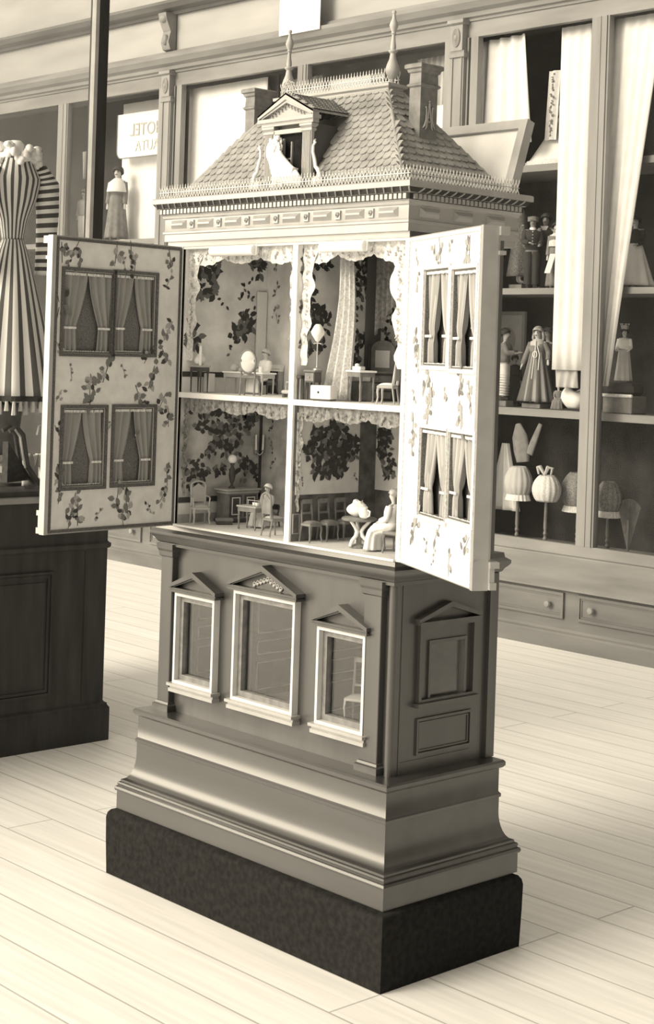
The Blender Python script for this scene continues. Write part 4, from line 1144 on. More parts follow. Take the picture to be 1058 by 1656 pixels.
m.build('body', M_WHITE, t); m = MB(); m.ball((-.006, -.0205, .022), (.003, .0015, .003), 0, 8, 6); m.build('keyhole', M_DKCL, t); m = MB(); m.box(-.028, .028, -.018, .018, 0, .004); m.build('plinth', M_FURND, t)
m = MB(); m.bbox(-.020, .020, -.012, .012, 0, .030, .002)
simple('box', m, M_LIGHTW, 'cream box behind the white low chest', 'box', (c0[0] + .022, Y0 + .072, ZU + .052), R_(20)); 
m = MB(); m.bbox(-.026, .026, -.016, .016, 0, .0515, .002)
simple('box', m, M_FURN, 'dark box carrying the cream box, behind the low chest', 'box', (c0[0] + .022, Y0 + .073, ZU), R_(20))
pt = at_((583, 640), .160, ZU)
table('turned-leg doll table with white cloth top, upper right room', pt, R_(-18), .088, .052, .083, M_FURN, M_CLOTH, True)
m = MB(); m.bbox(-.016, .016, -.010, .010, 0, .010, .002); m.ball((-.006, 0, .013), (.007, .006, .005), 0, 8, 6)
simple('sewing_box', m, M_WHITE, 'little white work box on the turned-leg table', 'box', (pt[0] - .014, pt[1] + .004, ZU + .0833))
m = MB(); m.grid(12, 4, lambda u, v: (.022 * u, -.0005 - .0004 * math.sin(u * 9), -.020 * v * (1 - .3 * u)))
# dresser with mirror in the back right corner
t = thing('dresser', 'dark arched mirror dresser in the corner of the upper right room', 'dresser', (-.425, .352, ZU), R_(20))
m = MB(); m.bbox(-.050, .050, -.022, .022, .074, .080, .002); m.build('top', M_FURN, t)
m = MB(); m.box(-.046, .046, -.018, .020, 0, .074); m.build('body', M_FURND, t)
for k in range(3):
    m = MB(); m.box(-.042, .042, -.0195, -.018, .006 + .022 * k, .024 + .022 * k); d_ = m.build('drawer', M_FURN, t)
    m = MB(); m.ball((0, -.021, .015 + .022 * k), .002, 0, 6, 5); m.build('knob', M_BRASS, d_)
m = MB(); fm = Fr((0, .012, 0), (1, 0, 0))
pts = [(-.036, .080)] + [(-.036 * math.cos(g), .140 + .026 * math.sin(g)) for g in [PI * k / 10 for k in range(11)]] + [(.036, .080)]
m.prism(pts, (0, .010, 0), (1, 0, 0), (0, 0, 1), (0, .006, 0)); m.build('mirror_frame', M_FURN, t)
m = MB(); m.box(-.022, .022, .008, .010, .090, .138); m.build('mirror', M_PAPERW, t)
for sx in (-1, 1):
    m = MB(); m.lathe([(.004, .08), (.005, .10), (.003, .12), (.004, .150), (.001, .156)], (sx * .042, .010, 0), 8); m.build('post', M_FURND, t)
cq = chair('cream padded doll chair at right front of upper right room', at_((626, 652), .135, ZU), R_(-62), .046, .044, .048, .110, M_PALE, M_CLOTH, 'arch')
# candle sconces
def sconce(label, loc, rz, n=2, s=1.0):
    t = thing('wall_sconce', label, 'sconce', loc, rz)
    m = MB(); m.box(-.006, .006, -.002, .001, -.014, .010)
    for k in range(n):
        x = (k - (n - 1) / 2) * .026
        m.tube([(0, -.001, -.006), (x * .6, -.010, -.014), (x, -.016, -.006), (x, -.016, 0)], .0016, 5); m.lathe([(.002, 0), (.005, .003), (.004, .004)], (x, -.016, -.002), 8)
    m.build('bracket', M_BRASS, t)
    for k in range(n):
        x = (k - (n - 1) / 2) * .026
        m = MB(); m.tube([(x, -.016, .002), (x * 1.12, -.016, .060 * s)], [.0034, .0026], 7); m.build('candle', M_WHITE, t)
    return t
pw = Fr((0, YBK - .004, 0), (1, 0, 0)); a, b = pw.px((605, 488)); sconce('two-candle white sconce on back wall of the upper right room', (a + .058, YBK - .012 + .012 - .004, b), 0, 2, 1.1)
pw = Fr((XL + .006, 0, 0), (0, 1, 0)); a, b = pw.px((423, 728)); sconce('two-candle sconce on left wall of the lower left room', (XL + .006, a - .022, b), R_(90), 2, .8)

# ---------------- lower left room
chair('light armchair with open round back, lower left room', ax(331, -.935, ZL), R_(66), .050, .048, .050, .122, M_PALE, M_CLOTHG, 'arch', True)
ps = at_((385, 832), .285, ZL)
t = thing('sideboard', 'carved sideboard with cream inlaid panel carrying the globe lamp', 'sideboard', (-.945, .285, ZL), R_(90))
m = MB(); m.bbox(-.068, .068, -.032, .030, .092, .098, .002); m.bbox(-.062, .062, -.027, .028, .084, .092, .002); m.build('top', M_PALE, t)
m = MB(); m.box(-.058, .058, -.024, .026, .010, .084); m.build('body', M_FURN, t)
m = MB(); m.bbox(-.066, .066, -.030, .030, 0, .010, .002); m.build('plinth', M_FURND, t)
for sx in (-1, 1):
    m = MB(); m.box(sx * .028 - .022, sx * .028 + .022, -.0262, -.024, .016, .080); d_ = m.build('door', M_FURND, t)
    m = MB(); m.frame((0, -.0262, 0), (1, 0, 0), (0, 0, 1), (0, -.0015, 0), sx * .028 - .016, sx * .028 + .016, .022, .074, .003); m.build('inlay', M_PAPER, d_)
lamp('dark lamp with white ball globe standing on the sideboard', (-.945, ax(381, -.945, ZL)[1], ZL + .0983), 0, .10, True)
pt = at_((406, 846), .178, ZL)
table('small writing table with curved legs in front of the sideboard', pt, R_(6), .078, .048, .068, M_FURN, M_PALE, True)
t = thing('table_rail', 'tiny gallery rail standing on the writing table, back left', 'rail', (pt[0] - .012, pt[1] + .018, ZL + .0683), R_(6))
m = MB(); m.tube([(-.022, 0, 0), (-.022, 0, .013)], .0014, 5); m.tube([(.022, 0, 0), (.022, 0, .013)], .0014, 5); m.tube([(-.024, 0, .012), (.024, 0, .012)], .0014, 5); m.build('rail', M_PALE, t)
for dx, lab in ((.014, 'tiny white cup left of its twin on the writing table'), (.026, 'tiny white cup right of its twin on the writing table')):
    m = MB(); m.lathe([(.003, 0), (.005, .002), (.0055, .010), (.005, .010)], (0, 0, 0), 10); simple('cup', m, M_WHITE, lab, 'cup', (pt[0] + dx, pt[1] - .002, ZL + .0683))
pd = at_((428, 835), .255, ZL)
seated_doll('pale doll in ruffled white bonnet sitting behind the writing table', (pd[0] - .004, .268, ZL), R_(5), .155, M_CLOTHG, M_CLOTH)
chair('plain dark chair under the ruffled-bonnet doll', (pd[0] - .004, .280, ZL), R_(5), .040, .036, .036, .062, M_FURND, M_MDCL)
pc = at_((440, 858), .128, ZL)
chair('studded high-backed chair cut off by the room divider, lower left room', (pc[0] + .006, .128, ZL), R_(172), .050, .044, .050, .120, M_FURN, M_CLOTHG, 'arch')
t = thing('footstool', 'low fringed footstool beside the light armchair', 'footstool', (-.895, .195, ZL), R_(60))
m = MB(); m.bbox(-.026, .026, -.014, .014, .008, .018, .003); m.build('cushion', M_MDCL, t); m = MB(); m.box(-.023, .023, -.012, .012, 0, .008); m.build('base', M_FURND, t)

# ---------------- lower right room
for px, lab in (((492, 866), 'rail-backed doll chair at left of the row along the papered wall'), ((520, 866), 'rail-backed doll chair in the middle of the row along the papered wall'), ((548, 866), 'rail-backed doll chair nearest the round table in the wall row')):
    y = .135 + (px[0] - 492) / 28 * .062
    chair(lab, (XD1 + .034, y, ZL), R_(90), .046, .040, .050, .114, M_FURN, M_FURN, 'rails', group=None)
pr_ = at_((580, 878), .165, ZL)
t = thing('round_table', 'round pedestal table with scrolled white legs and dark top', 'table', pr_, 0)
m = MB(); m.lathe([(.040, .070), (.046, .072), (.047, .076), (.044, .079), (.001, .080)], (0, 0, 0), 24); m.build('tabletop', M_FURN, t, smooth=40)
for k in range(3):
    g = 2 * PI * k / 3 + .5; m = MB()
    m.tube([(r * math.cos(g), r * math.sin(g), z) for r, z in ((.030, .071), (.012, .052), (.006, .042), (.010, .030), (.024, .018), (.030, .004))], [.004, .005, .006, .0055, .005, .004], 7); m.build('leg', M_WHITE, t, smooth=60)
m = MB(); m.lathe([(.024, 0), (.024, .004), (.008, .010), (.006, .040)], (0, 0, 0), 12); m.build('base', M_FURN, t)
m = MB()
def bun(u, v):
    g = 2 * PI * u; r = .030 * math.sin(min(1, v * 1.15 + .02) * PI * .93) ** .5
    return (r * 1.05 * math.cos(g) * (1 + .06 * math.sin(5 * g + 4 * v)), r * .8 * math.sin(g) * (1 + .05 * math.sin(4 * g)), .042 * v + .003 * math.sin(3 * g) * v)
m.grid(30, 12, bun, 0, wrap=True)
simple('cloth_bundle', m, M_CLOTH, 'white tied cloth bundle lying on the round table', 'bundle', (pr_[0] - .008, pr_[1], ZL + .0803), smooth=70)
m = MB(); m.lathe([(.006, 0), (.012, .004), (.015, .016), (.009, .026), (.010, .030)], (0, 0, 0), 12); m.tube([(.013, 0, .022), (.022, 0, .020), (.020, 0, .008), (.013, 0, .007)], .0022, 5)
simple('pitcher', m, M_WHITE, 'small white jug beside the cloth bundle on the round table', 'jug', (pr_[0] + .036, pr_[1] - .018, ZL + .0803), smooth=50)
pd = at_((622, 884), .150, ZL)
seated_doll('large white-gowned doll seated at right of the round table', (pd[0] + .010, .170, ZL), R_(-78), .205, M_CLOTH, M_HAIRL)
t = thing('stool', 'dark carved stool carrying the large white-gowned doll', 'stool', (pd[0] + .018, .170, ZL), R_(-78))
m = MB(); m.bbox(-.028, .028, -.024, .024, .046, .056, .003); m.build('seat', M_FURN, t)
for sx in (-1, 1):
    for sy in (-1, 1):
        m = MB(); cabriole(m, sx * .022, sy * .018, .048, sx * .005, sy * .004); m.build('leg', M_FURN, t)

# ---------------- salon behind the lower windows
chair('pale thin-legged doll chair showing behind the right lower window', (-.300, .195, ZS), R_(25), .075, .060, .085, .185, M_PALE, M_PALE, 'rails')
chair('grey doll chair half hidden behind the middle lower window', (-.500, .230, ZS), R_(200), .075, .060, .085, .185, M_FURN, M_CLOTHG, 'arch')
m = MB(); m.grid(10, 8, lambda u, v: ((u - .5) * .03 * (.35 + .8 * v), .004 * math.sin(u * 12), -.12 * v))
simple('hanging_cloth', m, M_CLOTH, 'strip of white cloth hanging behind the left lower window', 'cloth', (-.800, .34, .930), R_(40), solid=.001)

# ---------------- the figurine at the dormer
pf = ony((446, 288), .068)
t = FG = thing('figurine', 'shaggy white animal figurine crouching at the roof dormer', 'figurine', (pf.x + .012, .0755, 1.9885), R_(0))
J = {'rump': ((.048, 0, .020), .018), 'mid': ((.020, 0, .030), .019), 'chest': ((-.010, -.002, .048), .021), 'neck': ((-.018, -.002, .066), .018), 'head': ((-.024, -.002, .084), .021), 'muz': ((-.046, -.004, .082), .010), 'crown': ((-.016, 0, .104), .014),
     'fl': ((-.014, -.006, .020), .008), 'pl': ((-.024, -.007, .004), .007), 'fr': ((.002, .004, .020), .008), 'pr': ((.000, .004, .004), .007), 'tail': ((.066, 0, .010), .007), 'hl': ((.046, -.008, .008), .010)}
E_ = [('mid', 'rump'), ('mid', 'chest'), ('chest', 'neck'), ('neck', 'head'), ('head', 'muz'), ('head', 'crown'), ('chest', 'fl'), ('fl', 'pl'), ('chest', 'fr'), ('fr', 'pr'), ('rump', 'tail'), ('rump', 'hl')]
J = {k: J[k] for k in ['mid'] + [k for k in J if k != 'mid']}
skin_mesh('body', J, E_, M_CLOTH, t, sub=2)
m = MB()
for k in range(40):
    g = random.uniform(0, 2 * PI); q = random.uniform(-.2, 1)
    c = Vector((-.020 + .019 * math.cos(g) * (1 - q * .3), -.002 + .017 * math.sin(g), .080 + .024 * q)); m.ball(tuple(c), random.uniform(.004, .008), 0, 6, 5)
m.build('mane', M_CLOTH, t, smooth=80)

FG.scale = (1.35, .55, 1.35)

# ================================================================== LEFT GLASS CASE (near-black cabinet)
CX1 = -2.5
CYF = .915
K = thing('glass_cabinet', 'near-black panelled glass cabinet at the left edge, holding a striped dress', 'cabinet', (-3.0, .1, 0))
KO = (-3.0, .1, 0)
CX0, CY0 = -3.9, -.75
def kb(m, name, mats, parent=K, **k): return m.build(name, mats, parent, KO, **k)
m = MB(); m.ring(CX0, CX1, CY0, CYF, [(.020, 0), (.020, .128), (.016, .134), (.012, .140), (.012, .146), (.004, .150), (0, .156)]); kb(m, 'plinth', M_CABINET, smooth=35)
m = MB(); m.ring(CX0, CX1, CY0, CYF, [(0, .150), (0, .755), (.006, .758), (.010, .764), (.010, .776), (.004, .780), (0, .785), (0, .945)]); kb(m, 'body', M_CABINET, smooth=35)
FC = Fr((CX1, 0, 0), (0, 1, 0))
m = MB()
for (a0, a1) in ((.09, .665), (-.62, -.05)):
    fframe(m, FC, a0, a1, .205, .680, .010, 0, .010); fframe(m, FC, a0 + .012, a1 - .012, .217, .668, .012, 0, .005); fbox(m, FC, a0 + .035, a1 - .035, .245, .640, 0, .004)
fbox(m, FC, .812, .815, .16, .75, 0, .003)
kb(m, 'panel_moulding', M_CABINET)
m = MB(); m.ring(CX0, CX1, CY0, CYF, [(-.02, .945), (.008, .945), (.012, .952), (.012, .966), (.004, .970)]); kb(m, 'counter_edge', M_CASE, smooth=35)
m = MB(); m.ring(CX0, CX1, CY0, CYF, [(-.01, .970), (.000, .970), (.000, .990), (-.03, .991)]); kb(m, 'counter', M_CABINET)
for (x, y) in ((CX1 - .035, CYF - .045), (CX1 - .035, CY0 + .045), (CX0 + .035, CYF - .045), (CX0 + .035, CY0 + .045)):
    m = MB(); m.box(x - .030, x + .030, y - .070, y - .024, .99, 4.3); p = kb(m, 'post', M_CABINET)
    m = MB(); m.box(x + .004, x + .031, y - .086, y - .070, .99, 4.3); kb(m, 'post_bead', M_PALE, p)
m = MB(); m.box(CX0, CX1, CY0, CYF, 4.3, 4.36); kb(m, 'top', M_CABINET)
m = MB(); m.box(CX1 - .030, CX1 - .026, CY0 + .08, CYF - .10, .99, 4.3); kb(m, 'glass_pane', M_CGLASS)
m = MB(); m.box(CX0 + .08, CX1 - .08, CYF - .030, CYF - .026, .99, 4.3); kb(m, 'glass_pane', M_CGLASS)
ZC = .9915
# the striped dress on a stand
M_STR = stripe_mat('striped_dress_cloth', .10, .82, 0, 21, .45)
M_STRS = stripe_mat('striped_sleeve_cloth', .06, .80, 1, 14, .5)
xs = -2.80
wa = onx((21, 388), xs); sh = onx((55, 262), xs); hem = onx((45, 640), xs)
T = thing('striped_dress', 'child-size dark and white striped dress with ruffled collar inside the left cabinet', 'dress', (xs, wa.y, ZC)); TO = (xs, wa.y, ZC)
def tb(m, name, mats, parent=T, **k): return m.build(name, mats, parent, TO, **k)
zw, zh, zs = wa.z, hem.z, sh.z
m = MB()
def sk(u, v):
    g = 2 * PI * u; r = .042 + .155 * v ** .85; q = 1 + .05 * v * math.sin(12 * g)
    return (xs + r * q * math.cos(g) * .95, wa.y + r * q * math.sin(g), zw + (zh - zw) * v)
m.grid(96, 16, sk, 0, wrap=True, uvs=True); tb(m, 'skirt', M_STR, smooth=70, solid=.004)
m = MB()
m.grid(96, 3, lambda u, v: tuple(Vector(sk(u, 1)) + Vector((0, 0, -.020 * v + .004))), 0, wrap=True); tb(m, 'hem_band', M_DKCL, solid=.006)
m = MB()
for k in range(46):
    g = 2 * PI * k / 46; p = Vector(sk(k / 46, 1)); m.tube([p + Vector((0, 0, -.016)), p + Vector((0, 0, -.050 - .02 * random.random()))], [.006, .010], 6)
tb(m, 'fringe', M_CLOTHG)
m = MB()
def bo(u, v):
    g = 2 * PI * u; w = (.044, .060, .088, .100, .080)[min(4, int(v * 4.99))]
    t = v * 4; i = min(3, int(t)); f = t - i; W = (.044, .058, .090, .108, .070); w = W[i] + (W[i + 1] - W[i]) * f
    return (xs + w * .75 * math.cos(g), wa.y + w * math.sin(g), zw + (zs - zw) * v)
m.grid(64, 18, bo, 0, wrap=True, uvs=True); tb(m, 'bodice', M_STR, smooth=70, solid=.004)
def slv(px, s, lab):
    pts = [onx(p, xs + .02) for p in px]; m = MB(); n = 20; segs = 14; ring = []
    L = len(pts) - 1
    def fn(u, v):
        t = v * L; i = min(L - 1, int(t)); f = t - i; c = pts[i].lerp(pts[i + 1], f); r = (.030, .046, .042, .036, .030)[min(4, int(v * 4.99))]; R0 = (.030, .047, .044, .038, .034); k = v * 4; j = min(3, int(k)); r = R0[j] + (R0[j + 1] - R0[j]) * (k - j)
        g = 2 * PI * u; return (c.x + r * math.cos(g), c.y + r * math.sin(g), c.z + .012 * math.sin(g) * (1 - v))
    m.grid(n, 30, fn, 0, wrap=True, uvs=True); tb(m, 'sleeve', M_STRS, smooth=70, solid=.003)
slv([(62, 272), (76, 300), (77, 345), (74, 400), (70, 445)], 1, 'r')
slv([(-14, 272), (-28, 300), (-30, 345), (-28, 400), (-24, 445)], -1, 'l')
m = MB(); nb = onx((36, 250), xs)
for k in range(90):
    g = random.uniform(0, 2 * PI); q = random.uniform(-1, 1)
    m.ball((xs + (.066 + .018 * q) * math.cos(g), wa.y + .010 + (.074 + .018 * q) * math.sin(g), zs + .016 + .022 * math.sin(5 * g) + random.uniform(-.018, .018)), (random.uniform(.010, .022), random.uniform(.010, .022), random.uniform(.010, .020)), 0, 7, 5)
tb(m, 'ruffled_collar', M_CLOTH, smooth=80)
m = MB(); m.lathe([(.040, zs - .02), (.034, zs + .02), (.034, zs + .06), (.020, zs + .075)], (xs, wa.y, 0), 14); tb(m, 'stand_head', M_CLOTH, smooth=60)
m = MB(); m.lathe([(.09, ZC), (.09, ZC + .012), (.012, ZC + .02), (.010, zh)], (xs, wa.y, 0), 16); tb(m, 'stand', M_FURND, smooth=40)
m = MB()
def pc(u, v):
    g = 2 * PI * u; r = .10 - .02 * v; return (xs - .02 + r * math.cos(g), wa.y - .04 + r * math.sin(g) * (1 + .06 * math.sin(9 * g)), zh - .03 - .20 * v)
m.grid(48, 6, pc, 0, wrap=True); tb(m, 'petticoat', M_MDCL, smooth=70, solid=.004)
# things on the cabinet floor, low at the left
def cloc(px, x): p = onx((px, 790), x); return (x, p.y, ZC)
t = thing('doll_bed', 'dark curved doll sledge with pale runner edge on the cabinet floor', 'sledge', cloc(38, -2.60))
t.location.z += .020
m = MB(); fq = Fr((-2.60, 0, 0), (0, 1, 0)); P = [fq.px(p) for p in ((15, 706), (27, 700), (36, 712), (40, 740), (44, 762), (54, 778), (66, 792))]
y0 = t.location.y
m.tube([(0, a - y0, b - ZC) for a, b in P], [.009, .011, .012, .012, .011, .010, .009], 8); m.build('side_rail', M_FURND, t, smooth=60)
m = MB(); m.tube([(.008, a - y0 - .014, b - ZC - .006) for a, b in P[1:5]], .005, 6); m.build('runner_edge', M_PALE, t, smooth=60)
m = MB(); m.tube([(-.050, a - y0, b - ZC) for a, b in P], .009, 8); m.build('side_rail', M_FURND, t, smooth=60)
m = MB(); m.prism([(P[0][0] - y0, .005), (P[0][0] - y0, P[0][1] - ZC - .04), (P[3][0] - y0 - .02, P[3][1] - ZC - .03), (P[5][0] - y0 - .02, .012)], (-.045, 0, 0), (0, 1, 0), (0, 0, 1), (.04, 0, 0)); m.build('body', M_DKCL, t)
m = MB(); m.grid(14, 10, lambda u, v: (-.02 + .02 * math.sin(u * 5), -.05 + .10 * u, .001 + (.10 + .03 * math.sin(u * 7)) * (1 - v) + .0))
o = m.build('lace_cloth', M_CLOTHG, smooth=80, solid=.004); o.location = cloc(56, -2.685); o.rotation_euler = (0, 0, R_(10)); tag(o, 'crumpled grey-white lace cloth behind the curved sledge', 'cloth')
t = thing('toy_animal', 'small white four-legged toy behind the curved sledge', 'toy', (-2.84, onx((54, 790), -2.84).y, ZC))
J = {'mid': ((0, 0, .085), .026), 'chest': ((0, .040, .090), .026), 'rump': ((0, -.036, .085), .027), 'neck': ((0, .058, .110), .016), 'head': ((0, .076, .122), .018), 'muz': ((0, .096, .116), .010), 'earl': ((-.012, .072, .142), .006), 'earr': ((.012, .072, .142), .006), 'tail': ((0, -.066, .080), .006)}
E_ = [('mid', 'chest'), ('mid', 'rump'), ('chest', 'neck'), ('neck', 'head'), ('head', 'muz'), ('head', 'earl'), ('head', 'earr'), ('rump', 'tail')]
for s in (-1, 1):
    for n, y in (('f', .044), ('h', -.038)):
        J['%s%d' % (n, s)] = ((s * .016, y, .045), .010); J['%sp%d' % (n, s)] = ((s * .016, y + .004, .008), .008); E_ += [('chest' if n == 'f' else 'rump', '%s%d' % (n, s)), ('%s%d' % (n, s), '%sp%d' % (n, s))]
skin_mesh('body', J, E_, M_CLOTH, t, sub=2)
t = thing('ribbon_rack', 'pale bent wire rack standing at the right of the cabinet floor', 'rack', (-2.62, onx((78, 790), -2.62).y, ZC + .001))
m = MB(); fq = Fr((-2.62, 0, 0), (0, 1, 0)); P = [fq.px(p) for p in ((60, 704), (63, 690), (74, 688), (76, 700), (76, 784))]; y0 = t.location.y
m.tube([(0, a - y0, b - ZC) for a, b in P], .005, 6); m.build('wire', M_PALE, t, smooth=60)
m = MB(); m.bbox(-.03, .03, -.03, .03, 0, .012, .003); m.build('foot', M_FURND, t)

# ================================================================== THE LONG WALL CASE AT THE BACK
YD, YG, YK = 4.06, 4.30, 4.86
WX0, WX1 = -13.5, 1.2
V = thing('wall_display_case', 'long glazed wooden display case with drawers and pilasters along the back', 'display case', (-4, 4.4, 0)); VO = (-4, 4.4, 0)
V.name = 'display_case'
def vb(m, name, mats, parent=V, **k): return m.build(name, mats, parent, VO, **k)
def sweep(m, prof, x0, x1, mi=0):
    """profile of (y, z) extruded along the case"""
    n = len(prof)
    vs = [(x0, y, z) for y, z in prof] + [(x1, y, z) for y, z in prof]
    return m.add(vs, [tuple(range(n)), tuple(range(2 * n - 1, n - 1, -1))] + [(i, (i + 1) % n, n + (i + 1) % n, n + i) for i in range(n)], mi)
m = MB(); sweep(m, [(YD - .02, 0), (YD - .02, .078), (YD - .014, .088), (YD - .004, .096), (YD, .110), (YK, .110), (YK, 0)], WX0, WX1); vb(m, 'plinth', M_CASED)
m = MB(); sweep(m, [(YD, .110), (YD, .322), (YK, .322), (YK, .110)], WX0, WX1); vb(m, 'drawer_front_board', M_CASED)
m = MB(); sweep(m, [(YD - .035, .322), (YD - .038, .334), (YG - .03, .462), (YG - .03, .470), (YK, .470), (YK, .322)], WX0, WX1); vb(m, 'sloped_ledge', M_CASE)
FD = Fr((0, YD, 0), (1, 0, 0))
k = 0
for i in range(-8, 3):
    a0 = -2.628 + 1.277 * i; a1 = a0 + 1.180
    m = MB(); fframe(m, FD, a0, a1, .165, .305, .016, 0, .014); fframe(m, FD, a0 + .016, a1 - .016, .181, .289, .010, 0, .007); fbox(m, FD, a0 + .020, a1 - .020, .185, .285, 0, .003)
    d_ = vb(m, 'drawer', M_CASED)
    for x in (a0 + .098, a1 - .098):
        m = MB(); rot = Matrix.Rotation(PI / 2, 3, 'X'); m.lathe([(.012, 0), (.012, .004), (.009, .010), (.016, .018), (.020, .026), (.016, .034), (.002, .037)], (x, YD - .002, .235), 16, rot=rot); vb(m, 'knob', M_CASEV, d_, smooth=50)
# glazing frame
ZR0, ZR1, ZR2, ZR3 = .470, .535, 3.450, 3.545
m = MB(); m.box(WX0, WX1, YG - .02, YG + .025, ZR0, ZR1); sweep(m, [(YG - .025, ZR0 - .002), (YG - .032, ZR0 + .008), (YG - .02, ZR0 + .018)], WX0, WX1); vb(m, 'bottom_rail', M_CASE)
m = MB(); m.box(WX0, WX1, YG - .02, YG + .025, ZR2, ZR3); vb(m, 'top_rail', M_CASE)
PIL = [-12.42, -9.55, -6.682, -3.815, -.94]
MUL = [(-2.838, -2.718), (-8.15, -8.01), (-5.29, -5.19), (-11.0, -10.9)]
for x in PIL:
    m = MB(); m.box(x - .050, x + .050, YG - .055, YG + .02, ZR0, ZR2 - .06); m.box(x - .040, x - .034, YG - .062, YG - .055, ZR1, ZR2 - .10); m.box(x + .034, x + .040, YG - .062, YG - .055, ZR1, ZR2 - .10); p = vb(m, 'pilaster', M_CASEV)
    m = MB(); m.box(x + .052, x + .066, YG - .03, YG, ZR1, ZR2); m.box(x + .078, x + .135, YG - .024, YG + .02, ZR1, ZR2); m.box(x - .135, x - .06, YG - .024, YG + .02, ZR1, ZR2); vb(m, 'door_stile', M_CASEV, p)
    m = MB(); m.ring(x - .050, x + .050, YG - .055, YG, [(.0, 3.33), (.012, 3.335), (.014, 3.350), (.006, 3.360), (.010, 3.372)]); m.box(x - .048, x + .048, YG - .070, YG, 3.372, 3.53)
    for q in range(3):
        m.tube([(x + (.026 - .006 * q) * math.cos(g), YG - .074, 3.45 + (.052 - .012 * q) * math.sin(g)) for g in [i * .6 for i in range(12)]], .006, 5)
    m.ball((x, YG - .072, 3.45), (.016, .014, .022), 0, 8, 6); m.ring(x - .048, x + .048, YG - .070, YG, [(.002, 3.525), (.016, 3.535), (.016, 3.555)])
    vb(m, 'capital', M_CASEV, p, smooth=45)
    m = MB(); m.prism([(0, 3.70), (-.05, 3.71), (-.07, 3.76), (-.05, 3.84), (-.09, 3.92), (-.10, 3.97), (0, 3.97)], (x - .045, YG - .02, 0), (0, 1, 0), (0, 0, 1), (.09, 0, 0)); m.ball((x, YG - .10, 3.93), (.045, .03, .03), 0, 10, 8); m.ball((x, YG - .085, 3.78), (.03, .02, .04), 0, 10, 8)
    vb(m, 'bracket', M_CASE, p, smooth=40)
for (a, b) in MUL:
    m = MB(); m.box(a, b, YG - .022, YG + .02, ZR1, ZR2); m.box((a + b) / 2 - .006, (a + b) / 2 + .004, YG - .026, YG - .022, ZR1, ZR2); m.box(b - .022, b - .012, YG - .03, YG - .022, ZR1, ZR2); vb(m, 'door_stile', M_CASEV)
ed = sorted([WX0, WX1] + PIL + [(a + b) / 2 for a, b in MUL])
for a, b in zip(ed[:-1], ed[1:]):
    m = MB(); m.box(a + .03, b - .03, YG + .001, YG + .005, ZR1, ZR2); vb(m, 'glass_pane', M_CGLASS)
m = MB(); sweep(m, [(YG + .02, 3.545), (YG - .030, 3.545), (YG - .032, 3.560), (YG - .050, 3.566), (YG - .056, 3.590), (YG - .085, 3.606), (YG - .110, 3.640), (YG - .112, 3.662), (YG - .070, 3.668), (YG - .050, 3.700), (YG - .02, 3.706), (YG + .02, 3.71)], WX0, WX1); vb(m, 'cornice', M_CASE)
m = MB(); m.box(WX0, WX1, YG - .012, YG + .02, 3.70, 3.975); vb(m, 'frieze_board', M_FRIEZE)
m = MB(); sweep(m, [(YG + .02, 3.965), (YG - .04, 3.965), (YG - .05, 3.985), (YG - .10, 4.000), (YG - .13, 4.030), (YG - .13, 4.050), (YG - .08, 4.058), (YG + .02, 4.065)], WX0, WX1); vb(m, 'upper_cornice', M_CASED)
m = MB(); m.box(WX0, WX1, YG - .03, YG + .02, 4.06, 4.62); vb(m, 'upper_board', M_FRIEZE)
m = MB(); m.box(WX0, WX1, YG + .02, YK, 3.56, 3.60); vb(m, 'ceiling_board', M_CASE)
m = MB(); m.box(WX0, -7.45, YK, YK + .03, .47, 3.6); m.box(-3.90, WX1, YK, YK + .03, .47, 3.6); vb(m, 'back_lining', M_BACK)
m = MB(); m.box(-7.45, -3.90, YK, YK + .03, .47, 3.6); vb(m, 'back_lining', M_BACKG)
m = MB(); m.box(-3.93, -3.90, YG + .03, YK, .47, 3.56); vb(m, 'partition', M_BACK)
for z0, z1 in ((1.225, 1.268), (1.932, 1.968), (2.645, 2.685)):
    m = MB(); m.box(-3.90, WX1, 4.42, YK, z0, z1); vb(m, 'shelf', M_CASE)
S1, S2, S3, S0 = 1.2685, 1.9685, 2.6855, .4705
# card on the cornice
a, b = ony((452, 50), YG - .118), ony((518, 40), YG - .118)
m = MB(); m.bbox(a.x, b.x, -.004, 0, 0, .318, .001)
o = m.build('notice_card', M_WHITE); o.location = (0, YG - .118, 3.640); tag(o, 'large blank white card hanging over the case cornice above the roof', 'card')

# ---------------- pale sheets and garments in the left bays
def sheet(label, xa, xb, z0, z1, y, mt, wav=.010, nfold=9, skew=(0, 0), name='hanging_sheet', cat='cloth', bot=0.0):
    m = MB()
    def fn(u, v):
        x = xa + (xb - xa) * u + (skew[0] * (1 - u) + skew[1] * u) * v
        return (x - xa, wav * math.sin(nfold * 2 * PI * u + 1.5 * v) * (.5 + .5 * v), (z1 - z0) * (1 - v) + bot * u * v)
    m.grid(nfold * 10, 14, fn); o = m.build(name, mt, smooth=80, solid=.002); o.location = (xa, y, z0)
    return tag(o, label, cat)
def X(px, y=4.40): return ony((px, 300), y).x
sheet('wide white sheet standing in for a window reflection in the bay left of the house chimney', X(302), X(428), 1.95, 3.44, 4.40, M_WHITE, .006, 4)  # sheet put in for a bright window reflection on the case glass
sheet('grey-white cloth hanging behind the left chimney', X(441), X(500), 2.3, 3.42, 4.50, M_CLOTHG, .015, 6)
sheet('short white cloth strip above the roof ridge', X(520), X(585), 3.16, 3.36, 4.45, M_WHITE, .006, 3)
sheet('grey cloth hanging below the short white strip', X(510), X(640), 2.3, 3.15, 4.55, M_MDCL, .012, 6)
sheet('pale grey gown cloth hanging right of the right chimney', X(655), X(700), 2.55, 3.42, 4.48, M_CLOTHG, .015, 5)
